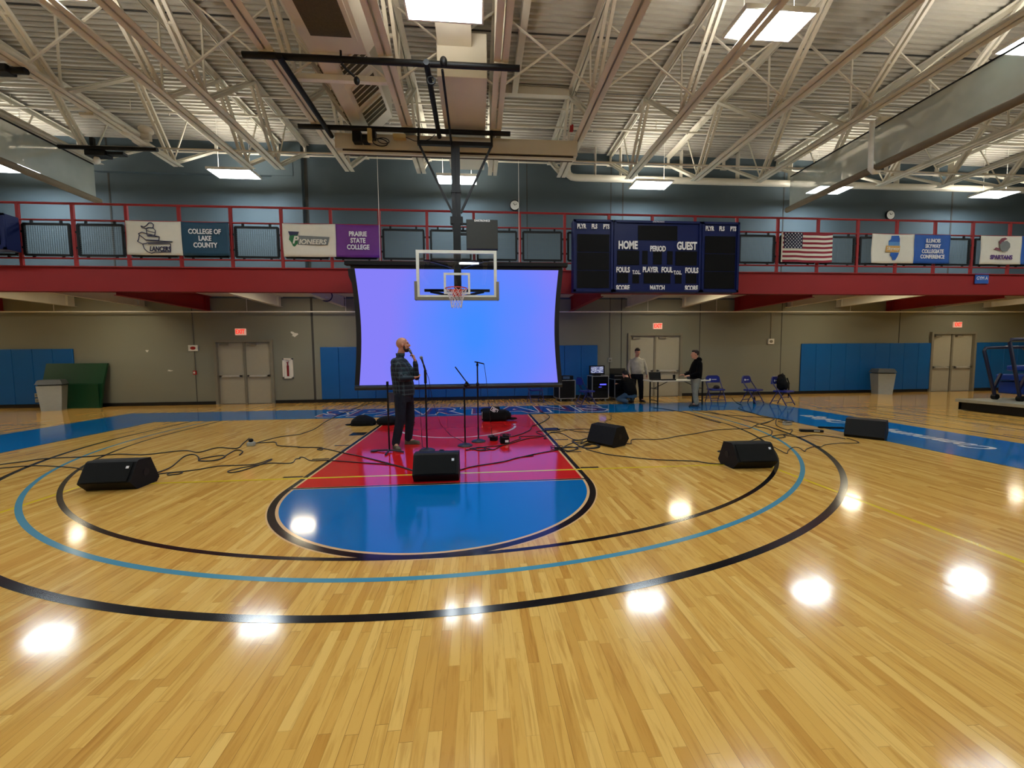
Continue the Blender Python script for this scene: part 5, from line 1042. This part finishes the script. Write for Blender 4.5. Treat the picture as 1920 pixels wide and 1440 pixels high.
J2 = dict(head=(.03, 0, 1.66), hrot=(.1, -.35), neck=(-.02, 0, 1.46), top_name='sweater',
  torso=[((.0, 0, .93), .15, .2), ((.01, 0, 1.05), .16, .205), ((.0, 0, 1.2), .15, .205), ((-.01, 0, 1.33), .135, .215), ((-.02, 0, 1.41), .105, .19), ((-.02, 0, 1.47), .07, .09), ((-.015, 0, 1.5), .06, .065)],
  seat=[((0, 0, .76), .13, .17), ((0, 0, .86), .14, .18), ((0, 0, .97), .13, .175)],
  arms=[dict(sh=(-.02, -.2, 1.38), el=(.04, -.29, 1.12), wr=(.14, -.27, .93), hd=(.5, .0, -1), hn=(.2, 1, 0), curl=.3, th=-1, r=.062), dict(sh=(-.02, .2, 1.38), el=(-.02, .3, 1.12), wr=(.06, .31, .9), hd=(.3, 0, -1), hn=(.3, -1, 0), curl=.4, th=1, r=.062)],
  legs=[dict(hip=(0, -.1, .86), kn=(.02, -.13, .48), an=(-.02, -.13, .09), toe=(.12, -.16, .03)), dict(hip=(0, .1, .86), kn=(.02, .13, .48), an=(-.02, .15, .09), toe=(.11, .2, .03))])
figure('person with short dark hair in a light grey sweater and black trousers, looking down', (5.72, 3.95, 0), -PI/2-.15, J2, dict(skin=M_SKIN, top=cloth_mat('light_grey_knit', (172, 168, 155)), legs=cloth_mat('black_trousers', (16, 17, 24)), shoe=mat('black_shoe', (20, 20, 22), .5), hair=mat('dark_brown_hair', (38, 27, 22), .8)), .014)
J3 = dict(head=(.035, 0, 1.57), hrot=(-.1, 0), neck=(-.02, 0, 1.38), top_name='hooded_jacket',
  torso=[((.0, 0, .82), .155, .19), ((.0, 0, .95), .17, .2), ((-.01, 0, 1.1), .165, .205), ((-.02, 0, 1.24), .15, .215), ((-.03, 0, 1.32), .12, .19), ((-.04, 0, 1.38), .1, .11), ((-.04, 0, 1.43), .085, .085)],
  seat=[((0, 0, .72), .13, .17), ((0, 0, .8), .14, .175), ((0, 0, .9), .13, .17)],
  arms=[dict(sh=(-.03, -.19, 1.28), el=(.06, -.26, 1.02), wr=(.29, -.16, .94), hd=(1, .1, .05), hn=(0, .4, -1), curl=.4, th=1, r=.075), dict(sh=(-.03, .19, 1.28), el=(.05, .28, 1.02), wr=(.27, .22, .93), hd=(1, -.1, -.05), hn=(0, -.4, -1), curl=.4, th=-1, r=.075)],
  legs=[dict(hip=(.0, -.09, .82), kn=(-.02, -.1, .46), an=(-.09, -.1, .09), toe=(.05, -.12, .03)), dict(hip=(0, .09, .82), kn=(.06, .11, .46), an=(.03, .13, .09), toe=(.18, .14, .03))])
t, hc, R = figure('person in black hooded jacket and grey trousers standing at the right end of the table', (6.98, 2.56, 0), PI-.1, J3, dict(skin=M_SKIN, top=cloth_mat('black_fleece', (7, 7, 8)), legs=cloth_mat('grey_chinos', (134, 132, 120)), shoe=mat('black_shoe', (20, 20, 22), .5), hair=mat('dark_brown_hair', (38, 27, 22), .8)), .013)
b = MB(); b.ell((-.1, 0, 1.4), (.07, .1, .07)); b.ell((-.06, 0, 1.44), (.09, .1, .04)); remesh(b, 'hood', cloth_mat('black_fleece', (7, 7, 8)), t, .013, 2)
J4 = dict(head=(.2, 0, .93), hrot=(0, -.4), neck=(.1, 0, .8), top_name='jacket',
  torso=[((-.1, 0, .28), .16, .2), ((-.08, 0, .4), .17, .21), ((-.02, 0, .55), .165, .22), ((.05, 0, .68), .15, .225), ((.09, 0, .76), .12, .19), ((.11, 0, .82), .08, .1), ((.12, 0, .85), .065, .07)],
  seat=[((-.12, 0, .2), .14, .18), ((-.1, 0, .3), .16, .19), ((-.09, 0, .38), .15, .19)],
  arms=[dict(sh=(.08, -.2, .72), el=(.2, -.26, .5), wr=(.36, -.18, .62), hd=(1, .1, .3), hn=(0, .3, -1), curl=.5, th=1, r=.08), dict(sh=(.08, .2, .72), el=(.22, .26, .5), wr=(.38, .16, .6), hd=(1, -.1, .3), hn=(0, -.3, -1), curl=.5, th=-1, r=.08)],
  legs=[dict(hip=(-.08, -.11, .3), kn=(.26, -.22, .42), an=(.08, -.2, .09), toe=(.22, -.22, .03)), dict(hip=(-.08, .11, .3), kn=(.26, .2, .12), an=(-.1, .18, .08), toe=(-.02, .2, .03))])
figure('person crouching in a black jacket and blue jeans before the third road case', (5.3, 3.55, 0), PI/2+.35, J4, dict(skin=M_SKIN, top=cloth_mat('black_fleece', (7, 7, 8)), legs=cloth_mat('blue_denim', (62, 84, 104)), shoe=mat('black_shoe', (20, 20, 22), .5), hair=mat('black_hair', (14, 12, 12), .8)), .014)
